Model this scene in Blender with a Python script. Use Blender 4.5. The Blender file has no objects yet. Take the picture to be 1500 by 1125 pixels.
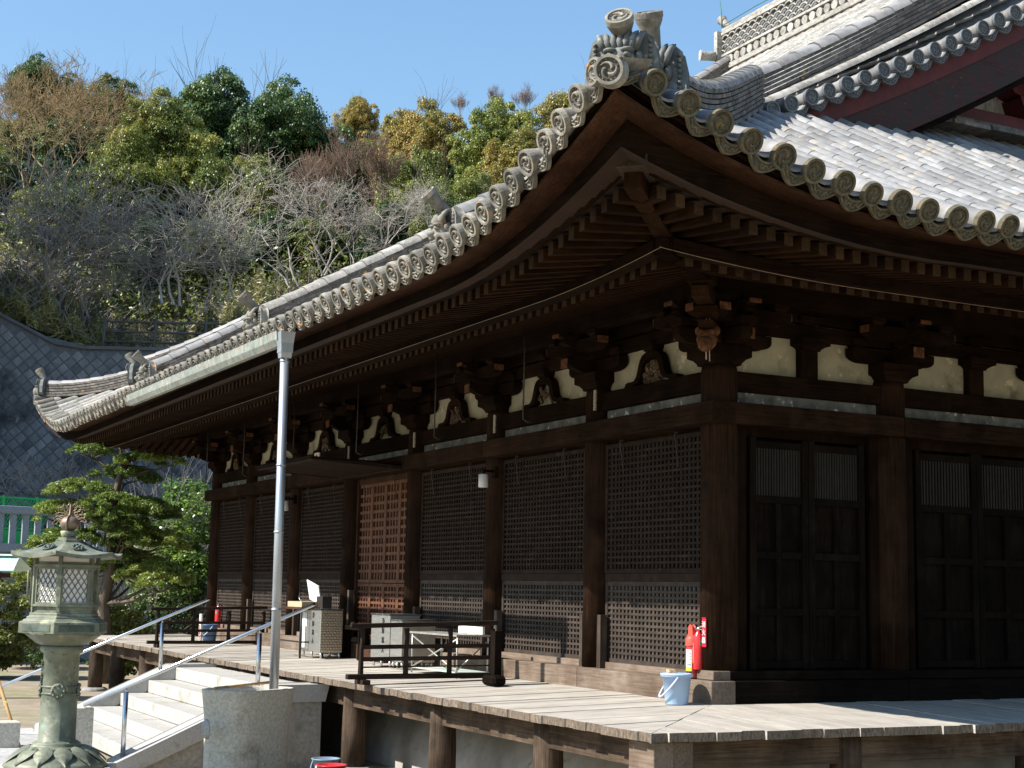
import bpy, bmesh, math, random
import numpy as np
from mathutils import Vector, Matrix
random.seed(7); rng = np.random.default_rng(11)
S = bpy.context.scene; COL = S.collection
# ---------------- camera, sky, sun, exposure ----------------
CAM = Vector((11.7794, -8.2562, 0.9688))
Rr = Vector((0.45793609, 0.88875325, 0.02030242)); Rd = Vector((-0.11266109, 0.08067273, -0.99035316)); Rf = Vector((-0.88181745, 0.45123117, 0.13707087))
cd = bpy.data.cameras.new('camera'); cam = bpy.data.objects.new('camera', cd); COL.objects.link(cam)
cd.sensor_width = 36; cd.lens = 2201/1500*36; cd.clip_end = 2000; cd.clip_start = .1
cam.matrix_world = Matrix(((Rr.x, -Rd.x, -Rf.x, CAM.x), (Rr.y, -Rd.y, -Rf.y, CAM.y), (Rr.z, -Rd.z, -Rf.z, CAM.z), (0, 0, 0, 1)))
S.camera = cam
SUND = Vector((-.145, -1, .95)).normalized()
W = bpy.data.worlds.new('World'); S.world = W; W.use_nodes = True
nt = W.node_tree; bg = nt.nodes['Background']
sk = nt.nodes.new('ShaderNodeTexSky'); sk.sky_type = 'NISHITA'; sk.sun_disc = False
sk.sun_elevation = math.asin(SUND.z); sk.sun_rotation = math.atan2(SUND.x, SUND.y); sk.air_density = 1.7; sk.dust_density = .5; sk.ozone_density = 7.5
nt.links.new(sk.outputs[0], bg.inputs[0]); bg.inputs[1].default_value = 0.10
sl = bpy.data.lights.new('sun', 'SUN'); sl.energy = 4.9; sl.angle = math.radians(.5); sl.color = (1, .955, .88)
so = bpy.data.objects.new('sun', sl); COL.objects.link(so); so.rotation_euler = (-SUND).to_track_quat('-Z', 'Y').to_euler(); so.location = (0, -20, 30)
S.view_settings.view_transform = 'Standard'; S.view_settings.look = 'None'; S.view_settings.gamma = 1; S.view_settings.exposure = 0.98
S.view_settings.use_curve_mapping = False

# ---------------- materials ----------------
MT = {}
def mat(name, c1, c2=None, scale=6, st=(1, 1, 1), rough=.8, bump=.3, bd=.01, isl=0, metal=0, spots=(), detail=6, grain=None, spec=.3, trans=0, dist=0, coat=0, gl=(.45, 1.15)):
    if name in MT: return MT[name]
    m = bpy.data.materials.new(name); m.use_nodes = True; t = m.node_tree; N = t.nodes; L = t.links
    b = N['Principled BSDF']; b.inputs['Roughness'].default_value = rough; b.inputs['Metallic'].default_value = metal
    b.inputs['Specular IOR Level'].default_value = spec
    if coat: b.inputs['Coat Weight'].default_value = coat; b.inputs['Coat Roughness'].default_value = .15
    g = N.new('ShaderNodeNewGeometry')
    mp = N.new('ShaderNodeMapping'); mp.inputs['Scale'].default_value = st; L.new(g.outputs['Position'], mp.inputs[0])
    if isl:
        oi = N.new('ShaderNodeObjectInfo'); ra = N.new('ShaderNodeMath'); ra.operation = 'ADD'; L.new(g.outputs['Random Per Island'], ra.inputs[0]); L.new(oi.outputs['Random'], ra.inputs[1]); rfr = N.new('ShaderNodeMath'); rfr.operation = 'FRACT'; L.new(ra.outputs[0], rfr.inputs[0]); RND = rfr.outputs[0]
        wn = N.new('ShaderNodeMath'); wn.operation = 'MULTIPLY'; wn.inputs[1].default_value = 37.; L.new(RND, wn.inputs[0])
        cx = N.new('ShaderNodeCombineXYZ')
        for i in range(3): L.new(wn.outputs[0], cx.inputs[i])
        L.new(cx.outputs[0], mp.inputs['Location'])
    n = N.new('ShaderNodeTexNoise'); n.inputs['Scale'].default_value = scale; n.inputs['Detail'].default_value = detail; n.inputs['Roughness'].default_value = .62; n.inputs['Distortion'].default_value = dist
    L.new(mp.outputs[0], n.inputs['Vector'])
    c2 = c2 or tuple(x*.7 for x in c1)
    r = N.new('ShaderNodeValToRGB'); r.color_ramp.elements[0].position = .33; r.color_ramp.elements[1].position = .68
    r.color_ramp.elements[0].color = (*c2, 1); r.color_ramp.elements[1].color = (*c1, 1); L.new(n.outputs['Fac'], r.inputs[0]); out = r.outputs[0]
    def mix(a, bcol, fac, mode='MIX'):
        x = N.new('ShaderNodeMix'); x.data_type = 'RGBA'; x.blend_type = mode
        if isinstance(fac, float): x.inputs[0].default_value = fac
        else: L.new(fac, x.inputs[0])
        L.new(a, x.inputs[6])
        if isinstance(bcol, tuple): x.inputs[7].default_value = (*bcol, 1)
        else: L.new(bcol, x.inputs[7])
        return x.outputs[2]
    if grain:
        mp2 = N.new('ShaderNodeMapping'); mp2.inputs['Scale'].default_value = grain; L.new(g.outputs['Position'], mp2.inputs[0])
        n2 = N.new('ShaderNodeTexNoise'); n2.inputs['Scale'].default_value = 1; n2.inputs['Detail'].default_value = 8; n2.inputs['Roughness'].default_value = .7; n2.inputs['Distortion'].default_value = .6
        L.new(mp2.outputs[0], n2.inputs['Vector'])
        r2 = N.new('ShaderNodeValToRGB'); r2.color_ramp.elements[0].position = .36; r2.color_ramp.elements[1].position = .62
        r2.color_ramp.elements[0].color = (gl[0], gl[0]*.95, gl[0]*.9, 1); r2.color_ramp.elements[1].color = (gl[1], gl[1]*.98, gl[1]*.95, 1); L.new(n2.outputs['Fac'], r2.inputs[0])
        out = mix(out, r2.outputs[0], 1., 'MULTIPLY'); n = n2
    if isl:
        mr = N.new('ShaderNodeMapRange'); mr.inputs[3].default_value = 1-isl; mr.inputs[4].default_value = 1+isl; L.new(RND, mr.inputs[0])
        cc = N.new('ShaderNodeCombineColor')
        for i in range(3): L.new(mr.outputs[0], cc.inputs[i])
        out = mix(out, cc.outputs[0], 1., 'MULTIPLY')
    for (sc, col, lo, hi) in spots:
        ns = N.new('ShaderNodeTexNoise'); ns.inputs['Scale'].default_value = sc; ns.inputs['Detail'].default_value = 5; ns.inputs['Roughness'].default_value = .65
        L.new(mp.outputs[0] if isl and sc > 2 else g.outputs['Position'], ns.inputs['Vector'])
        rs = N.new('ShaderNodeMapRange'); rs.inputs[1].default_value = lo; rs.inputs[2].default_value = hi; L.new(ns.outputs['Fac'], rs.inputs[0])
        out = mix(out, col, rs.outputs[0])
    L.new(out, b.inputs['Base Color'])
    if bump:
        bp = N.new('ShaderNodeBump'); bp.inputs['Strength'].default_value = bump; bp.inputs['Distance'].default_value = bd
        L.new(n.outputs['Fac'], bp.inputs['Height']); L.new(bp.outputs[0], b.inputs['Normal'])
    if trans:
        ts = N.new('ShaderNodeBsdfTranslucent'); L.new(out, ts.inputs[0]); ms = N.new('ShaderNodeMixShader'); ms.inputs[0].default_value = trans
        L.new(b.outputs[0], ms.inputs[1]); L.new(ts.outputs[0], ms.inputs[2]); L.new(ms.outputs[0], N['Material Output'].inputs[0])
    MT[name] = m; return m
def grain(ax, k=1.):
    g = [55*k, 55*k, 55*k]; g['xyz'.index(ax)] = 2.2*k; return tuple(g)
def wood(ax, tone='dark', isl=.18):
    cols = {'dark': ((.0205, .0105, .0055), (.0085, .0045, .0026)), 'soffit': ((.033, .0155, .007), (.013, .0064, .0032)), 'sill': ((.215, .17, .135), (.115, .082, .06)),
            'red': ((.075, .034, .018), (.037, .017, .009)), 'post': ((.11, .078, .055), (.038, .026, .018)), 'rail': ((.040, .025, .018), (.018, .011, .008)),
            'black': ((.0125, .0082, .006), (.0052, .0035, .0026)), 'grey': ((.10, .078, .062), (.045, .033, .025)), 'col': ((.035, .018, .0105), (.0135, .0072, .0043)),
            'end': ((.07, .042, .022), (.026, .015, .008))}[tone]
    return mat('wood_%s_%s' % (tone, ax), cols[0], cols[1], spots=((1.7, tuple(min(.5, c*k_) for c, k_ in zip(cols[0], (1.15, 1.18, 1.2))), .54, .78), (1.1, tuple(c*.75 for c in cols[1]), .58, .8)), scale=2.2, rough=.82, bump=.35, bd=.004, grain=grain(ax), isl=isl, gl=(.62, 1.1) if tone == 'sill' else (.45, 1.15), spec=.04 if tone in ('black', 'dark', 'col', 'soffit') else .15)

# ---------------- mesh builder ----------------
class MB:
    def __init__(s): s.v = []; s.f = []; s.m = []; s.s = []
    def add(s, vs, fs, mi=0, sm=False):
        o = len(s.v); s.v += [tuple(p) for p in vs]; s.f += [tuple(o+i for i in f) for f in fs]; s.m += [mi]*len(fs); s.s += [sm]*len(fs); return s
    def box(s, c, d, mi=0, R=None):
        x, y, z = d[0]/2, d[1]/2, d[2]/2
        vs = [Vector((a*x, b*y, e*z)) for a in (-1, 1) for b in (-1, 1) for e in (-1, 1)]
        if R is not None: vs = [R @ v for v in vs]
        vs = [v+Vector(c) for v in vs]
        return s.add(vs, [(0, 1, 3, 2), (4, 6, 7, 5), (0, 4, 5, 1), (2, 3, 7, 6), (0, 2, 6, 4), (1, 5, 7, 3)], mi)
    def bb(s, x0, x1, y0, y1, z0, z1, mi=0): return s.box(((x0+x1)/2, (y0+y1)/2, (z0+z1)/2), (x1-x0, y1-y0, z1-z0), mi)
    def beam(s, p0, p1, w, h, mi=0, up=(0, 0, 1), j=0):
        p0 = Vector(p0); p1 = Vector(p1); d = (p1-p0).normalized(); r = d.cross(Vector(up)).normalized(); u = r.cross(d)
        vs = [p+r*(a*w/2)+u*(b*h/2) for p in (p0, p1) for a, b in ((-1, -1), (1, -1), (1, 1), (-1, 1))]
        return s.add(vs, [(0, 1, 2, 3), (7, 6, 5, 4), (0, 4, 5, 1), (1, 5, 6, 2), (2, 6, 7, 3), (3, 7, 4, 0)], mi)
    def tube(s, ps, rs, n=8, mi=0, sm=True, caps=True):
        ps = [Vector(p) for p in ps]
        if not hasattr(rs, '__len__'): rs = [rs]*len(ps)
        V = []; prev = None
        for i, p in enumerate(ps):
            d = (ps[min(i+1, len(ps)-1)]-ps[max(i-1, 0)]).normalized()
            if prev is None: a = Vector((0, 0, 1)) if abs(d.z) < .9 else Vector((1, 0, 0)); r = d.cross(a).normalized()
            else: r = (prev-d*prev.dot(d)).normalized()
            prev = r; u = d.cross(r)
            V += [p+(r*math.cos(2*math.pi*k/n)+u*math.sin(2*math.pi*k/n))*rs[i] for k in range(n)]
        F = [(i*n+k, i*n+(k+1) % n, (i+1)*n+(k+1) % n, (i+1)*n+k) for i in range(len(ps)-1) for k in range(n)]
        s.add(V, F, mi, sm)
        if caps: o = len(s.v)-len(V); s.f += [tuple(o+k for k in range(n))[::-1], tuple(o+(len(ps)-1)*n+k for k in range(n))]; s.m += [mi]*2; s.s += [False]*2
        return s
    def lathe(s, prof, c=(0, 0, 0), n=24, mi=0, sm=True, rot=0, sx=1, sy=1):
        V = []; c = Vector(c)
        for r, z in prof: V += [c+Vector((sx*r*math.cos(rot+2*math.pi*k/n), sy*r*math.sin(rot+2*math.pi*k/n), z)) for k in range(n)]
        F = [(i*n+k, i*n+(k+1) % n, (i+1)*n+(k+1) % n, (i+1)*n+k) for i in range(len(prof)-1) for k in range(n)]
        if prof[0][0] > 1e-4: F.append(tuple(range(n))[::-1])
        if prof[-1][0] > 1e-4: F.append(tuple((len(prof)-1)*n+k for k in range(n)))
        return s.add(V, F, mi, sm)
    def prism(s, poly, T, t0, t1, mi=0):
        """poly of (u,v); T(u,v,t)->xyz"""
        n = len(poly); V = [T(u, v, t0) for u, v in poly]+[T(u, v, t1) for u, v in poly]
        return s.add(V, [tuple(range(n)), tuple(range(n, 2*n))[::-1]]+[(k, (k+1) % n, n+(k+1) % n, n+k) for k in range(n)], mi)
    def grid(s, P, mi=0, sm=True):
        a = len(P); b = len(P[0]); return s.add([p for r in P for p in r], [(i*b+j, i*b+j+1, (i+1)*b+j+1, (i+1)*b+j) for i in range(a-1) for j in range(b-1)], mi, sm)
    def mesh(s, name, mats):
        me = bpy.data.meshes.new(name); me.from_pydata(s.v, [], s.f)
        for m in (mats if isinstance(mats, (list, tuple)) else [mats]): me.materials.append(m)
        me.polygons.foreach_set('material_index', s.m); me.polygons.foreach_set('use_smooth', s.s); me.update(); return me
    def build(s, name, mats, parent=None, loc=None):
        o = bpy.data.objects.new(name, s.mesh(name, mats)); COL.objects.link(o)
        if parent: o.parent = parent
        if loc: o.location = loc
        return o
def empty(name, loc, label=None, cat=None, group=None, rz=0):
    o = bpy.data.objects.new(name, None); COL.objects.link(o); o.location = loc; o.rotation_euler[2] = rz; o.empty_display_size = .2
    return tag(o, label, cat, group)
def tag(o, label=None, cat=None, group=None, kind=None):
    if label: o['label'] = label
    if cat: o['category'] = cat
    if group: o['group'] = group
    if kind: o['kind'] = kind
    return o
def inst(me, name, parent, M):
    o = bpy.data.objects.new(name, me); COL.objects.link(o); o.parent = parent; o.matrix_local = M; return o
def copy_tree(o, parent=None):
    c = o.copy(); COL.objects.link(c); c.parent = parent
    for ch in [x for x in o.children]: copy_tree(ch, c)
    return c
def bevel(o, w=.01, seg=2):
    m = o.modifiers.new('bevel', 'BEVEL'); m.width = w; m.segments = seg; m.limit_method = 'ANGLE'; return o
def textmesh(txt, size, name, m, parent, M, ext=.002, spacing=1.):
    cu = bpy.data.curves.new('t', 'FONT'); cu.body = txt; cu.size = size; cu.extrude = ext; cu.align_x = 'CENTER'; cu.align_y = 'CENTER'; cu.space_line = spacing
    o = bpy.data.objects.new('t', cu); COL.objects.link(o); dg = bpy.context.evaluated_depsgraph_get(); me = bpy.data.meshes.new_from_object(o.evaluated_get(dg))
    bpy.data.objects.remove(o); me.materials.clear(); me.materials.append(m); return inst(me, name, parent, M)
def frame(o, x, y, z):  # matrix from origin and axes
    return Matrix(((x[0], y[0], z[0], o[0]), (x[1], y[1], z[1], o[1]), (x[2], y[2], z[2], o[2]), (0, 0, 0, 1)))
# facade frames: a along facade from the near corner, o outward, z up
TF = lambda a, o, z: Vector((-a, -o, z))
TS = lambda a, o, z: Vector((o, a, z))
def tb(mb, T, a0, a1, o0, o1, z0, z1, mi=0):
    p = T(a0, o0, z0); q = T(a1, o1, z1); mb.bb(min(p.x, q.x), max(p.x, q.x), min(p.y, q.y), max(p.y, q.y), z0, z1, mi)
XL = -16.58; YB = 20.9; E = 3.05
FC = [0, 2.2, 4.62, 7.05, 9.48, 11.91, 14.38, 16.58]
SC = [0, 2.07, 4.4, 6.73, 9.06, 11.4, 13.7, 16.0, 18.6, 20.9]
def R_(d): return .86*max(0, 1-max(d, 0)/3.3)**1.9
Z0 = 3.81
def H(x, y):
    sF = min(y+E, YB+E-y); sS = min(E-x, x-(XL-E)); s, d = (sF, sS) if sF < sS else (sS, sF)
    ex = 0 if sF < sS else .115*min(1, max(0, d)/2.6)*max(0, 1-s/max(d, .01))
    return Z0+.53*s+.008*s*s+R_(d)*max(0, 1-s/5)+ex
GX = -1.3       # gable verge plane, front end
def Zv(s): return 6.32+.44*(s-4.65)+.018*(s-4.65)**2   # verge line height over slope distance
def HM(x, y):   # main (upper) roof with drop at the verge
    s = min(y+E, YB+E-y); z = Z0+.53*s+.008*s*s
    if s > 4.3:
        dv = min(GX-x, x-(XL-GX)); drop = max(0, z-Zv(s)-.05)*min(1, (s-4.3)/.6)
        if dv < 1.1: z -= drop*(1-max(dv, 0)/1.1)**2
    return z
# ======================= TEMPLE HALL =======================
hall = empty('temple_hall', (0, 0, 0), 'large dark timber temple hall with grey tiled upswept roof, lattice walls and raised veranda', 'temple')
roof = MB()
# underlying roof sheet
def sheet(mb, f, xs, ys, off): mb.grid([[Vector((x, y, f(x, y)+off)) for x in xs] for y in ys], 0, False)
# mats
tile_f = mat('tile_front', (.40, .38, .34), (.22, .205, .18), scale=7, rough=.62, bump=.4, bd=.006, isl=.26, spots=((1.2, (.17, .155, .135), .54, .72), (9, (.16, .15, .11), .56, .68), (14, (.62, .24, .035), .66, .70), (30, (.66, .64, .56), .60, .72)))
tile_s = mat('tile_side', (.275, .27, .262), (.165, .162, .158), scale=6, rough=.6, bump=.5, bd=.006, isl=.30, spots=((1.4, (.17, .165, .16), .54, .72), (5, (.36, .29, .20), .56, .72), (22, (.22, .20, .17), .64, .74), (17, (.62, .28, .05), .705, .73)))
tile_n = mat('tile_stack', (.185, .165, .145), (.065, .058, .05), scale=9, rough=.7, bump=.5, bd=.008, isl=.3, spots=((7, (.62, .25, .03), .645, .69),))
tile_d = mat('tile_dark', (.17, .175, .18), (.09, .093, .097), scale=12, rough=.55, bump=.4, isl=.12)
moss = mat('tile_moss', (.15, .125, .075), (.055, .05, .036), scale=16, rough=.85, bump=.6, bd=.006, isl=.12, spots=((9, (.30, .18, .05), .60, .72), (24, (.12, .11, .08), .58, .70)))
ndar = np.linspace(0, math.pi, 7)
def coverrow(mb, path, nrm_side, r0=.084, r1=.079, mi=0, pitch=.33):
    """path: function s->Vector; nrm_side: unit vector across the row; from s list"""
    pts = path
    for i in range(len(pts)-1):
        p, q = pts[i], pts[i+1]; d = (q-p).normalized(); n = nrm_side.cross(d).normalized()
        if n.z < 0: n = -n
        j = random.uniform(-.006, .006); V = []
        q2 = q+d*.03
        for c, r, l in ((p, r0, .002), (q2, r1, 0)):
            V += [c+nrm_side*(math.cos(t)*r+j)+n*(math.sin(t)*r*.95+l) for t in ndar]
        mb.add(V, [(k, k+1, 8+k, 7+k) for k in range(6)], mi, True)
        # lip thickness
        V = [p+nrm_side*(math.cos(t)*rr+j)+n*(math.sin(t)*rr*.95+.002) for rr in (r0, r0-.006) for t in ndar]
        mb.add(V, [(k, k+1, 8+k, 7+k) for k in range(6)], mi, False)
def panrow(mb, pts, sd, w=.09, mi=0):
    for i in range(len(pts)-1):
        p, q = pts[i], pts[i+1]; d = (q-p).normalized(); n = sd.cross(d).normalized()
        if n.z < 0: n = -n
        V = []
        for c, l in ((p, .03), (q+d*.02, .004)):
            V += [c+sd*(t*w)+n*(l+abs(t)**2*.03-.03) for t in (-1, -.5, 0, .5, 1)]
        V += [c2-n*.02 for c2 in V[:5]]
        mb.add(V, [(k, k+1, 6+k, 5+k) for k in range(4)]+[(10+k, 11+k, k+1, k) for k in range(4)], mi, True)
XR = [2.9-.252*i for i in range(11)]; 
while XR[-1] > -19.3: XR.append(XR[-1]-.287)
YR = list(np.arange(-2.72, YB+E-.3, .281))
XRn = [x-.05 for x in XR]
cov = MB(); pan = MB()
for i, x in enumerate(XR):
    d = min(E-x, x-(XL-E)); gable = d > 4.35+.1
    smax = YB/2+E if gable else d-.12
    f = HM if gable else H
    ss = list(np.arange(0.28, smax, .33))+[smax]
    if len(ss) > 1: coverrow(cov, [Vector((x, -E+s, f(x, -E+s)+.02)) for s in ss], Vector((1, 0, 0)))
    xm = x-.14
    d = min(E-xm, xm-(XL-E)); gable = d > 4.45; smax = YB/2+E if gable else d
    ss = list(np.arange(0.0, smax, .30))+[smax]; f = HM if gable else H
    if smax > .3: panrow(pan, [Vector((xm, -E+s, f(xm, -E+s)+.005)) for s in ss], Vector((1, 0, 0)))
sc = MB(); sp = MB()
for y in YR:
    d = min(y+E, YB+E-y); smax = min(d-.12, 5.2); ss = list(np.arange(.28, smax, .36))+[smax]
    if smax > .5: coverrow(sc, [Vector((E-s, y, H(E-s, y)+.02)) for s in ss], Vector((0, 1, 0)), .086, .0835)
    ym = y+.14; d = min(ym+E, YB+E-ym); smax = min(d, 5.2); ss = list(np.arange(0, smax, .3))+[smax]
    if smax > .3: panrow(sp, [Vector((E-s, ym, H(E-s, ym)+.005)) for s in ss], Vector((0, 1, 0)))
rsheet = MB()
xs = list(np.linspace(XL-E+.03, E-.03, 90)); ys = list(np.linspace(-E+.03, YB+E-.03, 90))
lowf = lambda x, y: H(x, y)-.05
# front and back main slopes between the verges, hips elsewhere
gx0, gx1 = XL-GX, GX
for (y0, y1) in ((-E+.02, YB/2), (YB/2, YB+E-.02)):
    P = []
    for y in np.linspace(y0, y1, 40):
        sF = min(y+E, YB+E-y); lo = max(XL-E+sF, gx0) if sF < 4.35 else gx0; hi = min(E-sF, 99) if sF < 4.35 else gx1
        lo = XL-E+sF if sF < 4.35 else gx0
        P.append([Vector((x, y, HM(x, y)-.05+(H(x, y)-HM(x, y) if sF < 4.35 else 0))) for x in np.linspace(lo, hi, 60)])
    rsheet.grid(P, 0, False)
for sgn in (0, 1):
    P = []
    for s in np.linspace(0.02, 5.4, 24):
        x = E-s if sgn == 0 else XL-E+s
        P.append([Vector((x, y, H(x, y)-.05)) for y in np.linspace(-E+min(s, 4.35), YB+E-min(s, 4.35), 70)])
    rsheet.grid(P, 0, False)
rf = rsheet.build('roof', tile_d, hall)
cov.build('front_cover_tiles', tile_f, rf); pan.build('front_pan_tiles', mat('tile_pan', (.33, .32, .29), (.2, .19, .17), scale=9, rough=.7, isl=.2), rf)
sc.build('side_cover_tiles', tile_s, rf); sp.build('side_pan_tiles', tile_s, rf)

# eave end tile with three-comma disc
def eave_tile_mesh(name, R, mats, tail=.32, rt=.082, flare=.7):
    mb = MB(); n = 24
    A = lambda r, t, y: (r*math.cos(t), y, r*math.sin(t))
    ring = [(R, .0), (R, -.035), (R*.985, -.045), (R*.80, -.045), (R*.76, -.028)]
    V = []
    for r, y in ring: V += [A(r, 2*math.pi*k/n, y) for k in range(n)]
    mb.add(V, [(i*n+k, i*n+(k+1) % n, (i+1)*n+(k+1) % n, (i+1)*n+k) for i in range(4) for k in range(n)], 0, False)
    mb.add([A(R*.76, 2*math.pi*k/n, -.028) for k in range(n)], [tuple(range(n))], 1)
    mb.add([A(R, 2*math.pi*k/n, 0) for k in range(n)], [tuple(range(n))[::-1]], 0)
    for q in range(3):   # commas
        a0 = 2*math.pi*q/3+.3; V = []; K = 9
        for i in range(K):
            u = i/(K-1); rr = R*(.20+.40*u**.8); w = R*(.15*(1-u)**.7+.02); th = a0+2.3*u
            if i == 0: w = R*.07
            V += [A(rr-w, th, -.028), A(rr-w*.5, th, -.043), A(rr+w*.5, th, -.043), A(rr+w, th, -.028)]
        mb.add(V, [(i*4+k, i*4+k+1, i*4+k+5, i*4+k+4) for i in range(K-1) for k in range(3)], 0, True)
        mb.add([V[0], V[1], V[2], V[3]], [(0, 1, 2, 3)], 0)
    for k in range(14):
        t = 2*math.pi*k/14; c = Vector(A(R*.67, t, -.03)); mb.box(c, (R*.07, .012, R*.07), 0)
    # trumpet tail (round on top)
    m = 16; V = []
    for y, r in ((0, R*.98), (.03, R*.93), (.08, rt*1.05+(.0)), (tail, rt*.96)):
        V += [A(r, 2*math.pi*k/m, y) for k in range(m)]
    mb.add(V, [(i*m+k, i*m+(k+1) % m, (i+1)*m+(k+1) % m, (i+1)*m+k) for i in range(3) for k in range(m)], 2, True)
    return mb.mesh(name, mats)
def pan_end_mesh(name, w, mats):
    mb = MB(); K = 13; V = []
    up = lambda u: .065*u*u-.052; lo = lambda u: .060*u*u-.128+.02*abs(u)
    for y in (-.03, 0):
        for i in range(K):
            u = -1+2*i/(K-1); V += [(u*w, y, up(u)), (u*w, y, lo(u))]
    F = [(2*i, 2*i+1, 2*i+3, 2*i+2) for i in range(K-1)]+[(2*K+2*i+2, 2*K+2*i+3, 2*K+2*i+1, 2*K+2*i) for i in range(K-1)]
    F += [(2*i, 2*i+2, 2*K+2*i+2, 2*K+2*i) for i in range(K-1)]+[(2*i+3, 2*i+1, 2*K+2*i+1, 2*K+2*i+3) for i in range(K-1)]
    mb.add(V, F, 0)
    # rim line and raised scroll
    mb.tube([(-w+2*w*i/(K-1), -.034, up(-1+2*i/(K-1))-.008) for i in range(K)], .008, 5, 0)
    mb.tube([(-w+2*w*i/(K-1), -.034, lo(-1+2*i/(K-1))+.008) for i in range(K)], .008, 5, 0)
    mb.tube([(w*(-.7+1.4*i/16), -.034, (up(-.7+1.4*i/16)+lo(-.7+1.4*i/16))/2+.012*math.sin(i*1.3)) for i in range(17)], .009, 5, 0)
    # pan tray behind
    V = []
    for y, l in ((0, 0), (.34, 0)):
        V += [(u*w, y, up(u)+l) for u in np.linspace(-1, 1, 7)]
    mb.add(V, [(k, k+1, 8+k, 7+k) for k in range(6)], 1, True)
    return mb.mesh(name, mats)
relief = mat('tile_relief', (.12, .11, .09), (.05, .045, .04), scale=25, rough=.8, bump=.4)
tile_cap = mat('tile_cap', (.29, .27, .225), (.125, .115, .095), scale=13, rough=.75, bump=.5, isl=.30, spots=((8, (.62, .26, .04), .63, .68), (1.6, (.15, .14, .12), .5, .66), (20, (.18, .17, .13), .60, .72)))
em_f = eave_tile_mesh('eave_tile', .103, [tile_cap, relief, tile_cap]); pm_f = pan_end_mesh('eave_pan_tile', .135, [tile_cap, tile_cap])
em_s = eave_tile_mesh('eave_tile', .101, [moss, moss, tile_s], rt=.084); pm_s = pan_end_mesh('eave_pan_tile', .14, [moss, tile_s])
em_v = eave_tile_mesh('verge_tile', .098, [tile_d, tile_d, tile_s], tail=.50, rt=.076); pm_v = pan_end_mesh('verge_pan_tile', .15, [tile_d, tile_s])
def eave_frame(x, y, side):
    e = .04
    if side == 'F':
        t = Vector((2*e, 0, H(x+e, y)-H(x-e, y))).normalized(); u = Vector((0, .3, H(x, y+.3)-H(x, y))).normalized()
    else:
        t = Vector((0, 2*e, H(x, y+e)-H(x, y-e))).normalized(); u = Vector((-.3, 0, H(x-.3, y)-H(x, y))).normalized()
    n = t.cross(u).normalized(); 
    if side == 'S': n = t.cross(u).normalized()
    if n.z < 0: n = -n
    t = u.cross(n).normalized()
    return t, u, n
def jit(M, a=.05): return M @ Matrix.Translation((random.uniform(-.008, .008), random.uniform(-.012, .012), random.uniform(-.006, .006))) @ Matrix.Scale(random.uniform(.95, 1.04), 4) @ Matrix.Rotation(random.uniform(-a, a), 4, 'X') @ Matrix.Rotation(random.uniform(-a, a), 4, 'Z') @ Matrix.Rotation(random.uniform(0, 6.28)*0, 4, 'Y')
for i, x in enumerate(XR):
    t, u, n = eave_frame(x, -E, 'F'); z = H(x, -E)
    inst(em_f, 'eave_tile', rf, jit(frame(Vector((x, -E-.02, z+.045)), t, u, n)))
    xm = x-.14 if i > 9 else x-.126
    t, u, n = eave_frame(xm, -E, 'F')
    if xm > XL-E+.1: inst(pm_f, 'eave_pan_tile', rf, jit(frame(Vector((xm, -E+.01, H(xm, -E)+.03)), t*(1 if i > 9 else .9), u, n)))
rest = MB()
for i, y in enumerate(YR):
    t, u, n = eave_frame(E, y, 'S'); z = H(E, y)
    if i < 24:
        inst(em_s, 'eave_tile', rf, jit(frame(Vector((E+.02, y, z+.045)), t, u, n)))
        ym = y+.14; t, u, n = eave_frame(E, ym, 'S')
        if i < 22: inst(pm_s, 'eave_pan_tile', rf, jit(frame(Vector((E-.01, ym, H(E, ym)+.035)), t, u, n*1.25)))
    else:
        rest.tube([(E+.03, y, z+.045), (E-.3, y, z+.2)], [.105, .085], 10, 0)
tag(rest.build('far_eave_tiles', moss, rf), kind='stuff')
# corner pan + tile at the very tip
dt = Vector((1, -1, 0)).normalized(); ut = Vector((-1, 1, .9)).normalized(); tt = Vector((1, 1, 0)).normalized(); nn = tt.cross(ut)
if nn.z < 0: nn = -nn
cm = eave_tile_mesh('corner_disc_tile', .108, [tile_cap, relief, tile_cap], tail=.12, rt=.115)
u0 = Vector((-.95, .95, .25)).normalized(); t0 = Vector((1, 1, 0)).normalized(); n0 = t0.cross(u0); n0 = n0 if n0.z > 0 else -n0
inst(cm, 'corner_disc_tile', rf, frame(Vector((3.10, -3.10, 4.585)), u0.cross(n0), u0, n0))
inst(pm_f, 'eave_pan_tile', rf, frame(Vector((3.02, -3.06, H(3.0, -3.0)-.02)), Vector((1, .3, .32)).normalized(), Vector((-.3, 1, .3)).normalized(), Vector((0, -.2, 1)).normalized()))
inst(pm_s, 'eave_pan_tile', rf, frame(Vector((3.07, -2.99, H(3.0, -3.0)-.03)), Vector((.1, 1, -.42)).normalized(), Vector((-1, .1, .3)).normalized(), Vector((.2, 0, 1)).normalized()))
uL = Vector((.95, .95, .25)).normalized(); tL = Vector((1, -1, 0)).normalized(); nL = Vector((0, 0, 1))
inst(cm, 'corner_disc_tile', rf, frame(Vector((XL-E+.03, -E+.03, H(XL-E, -E)+.12)), tL, uL, nL))

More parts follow.
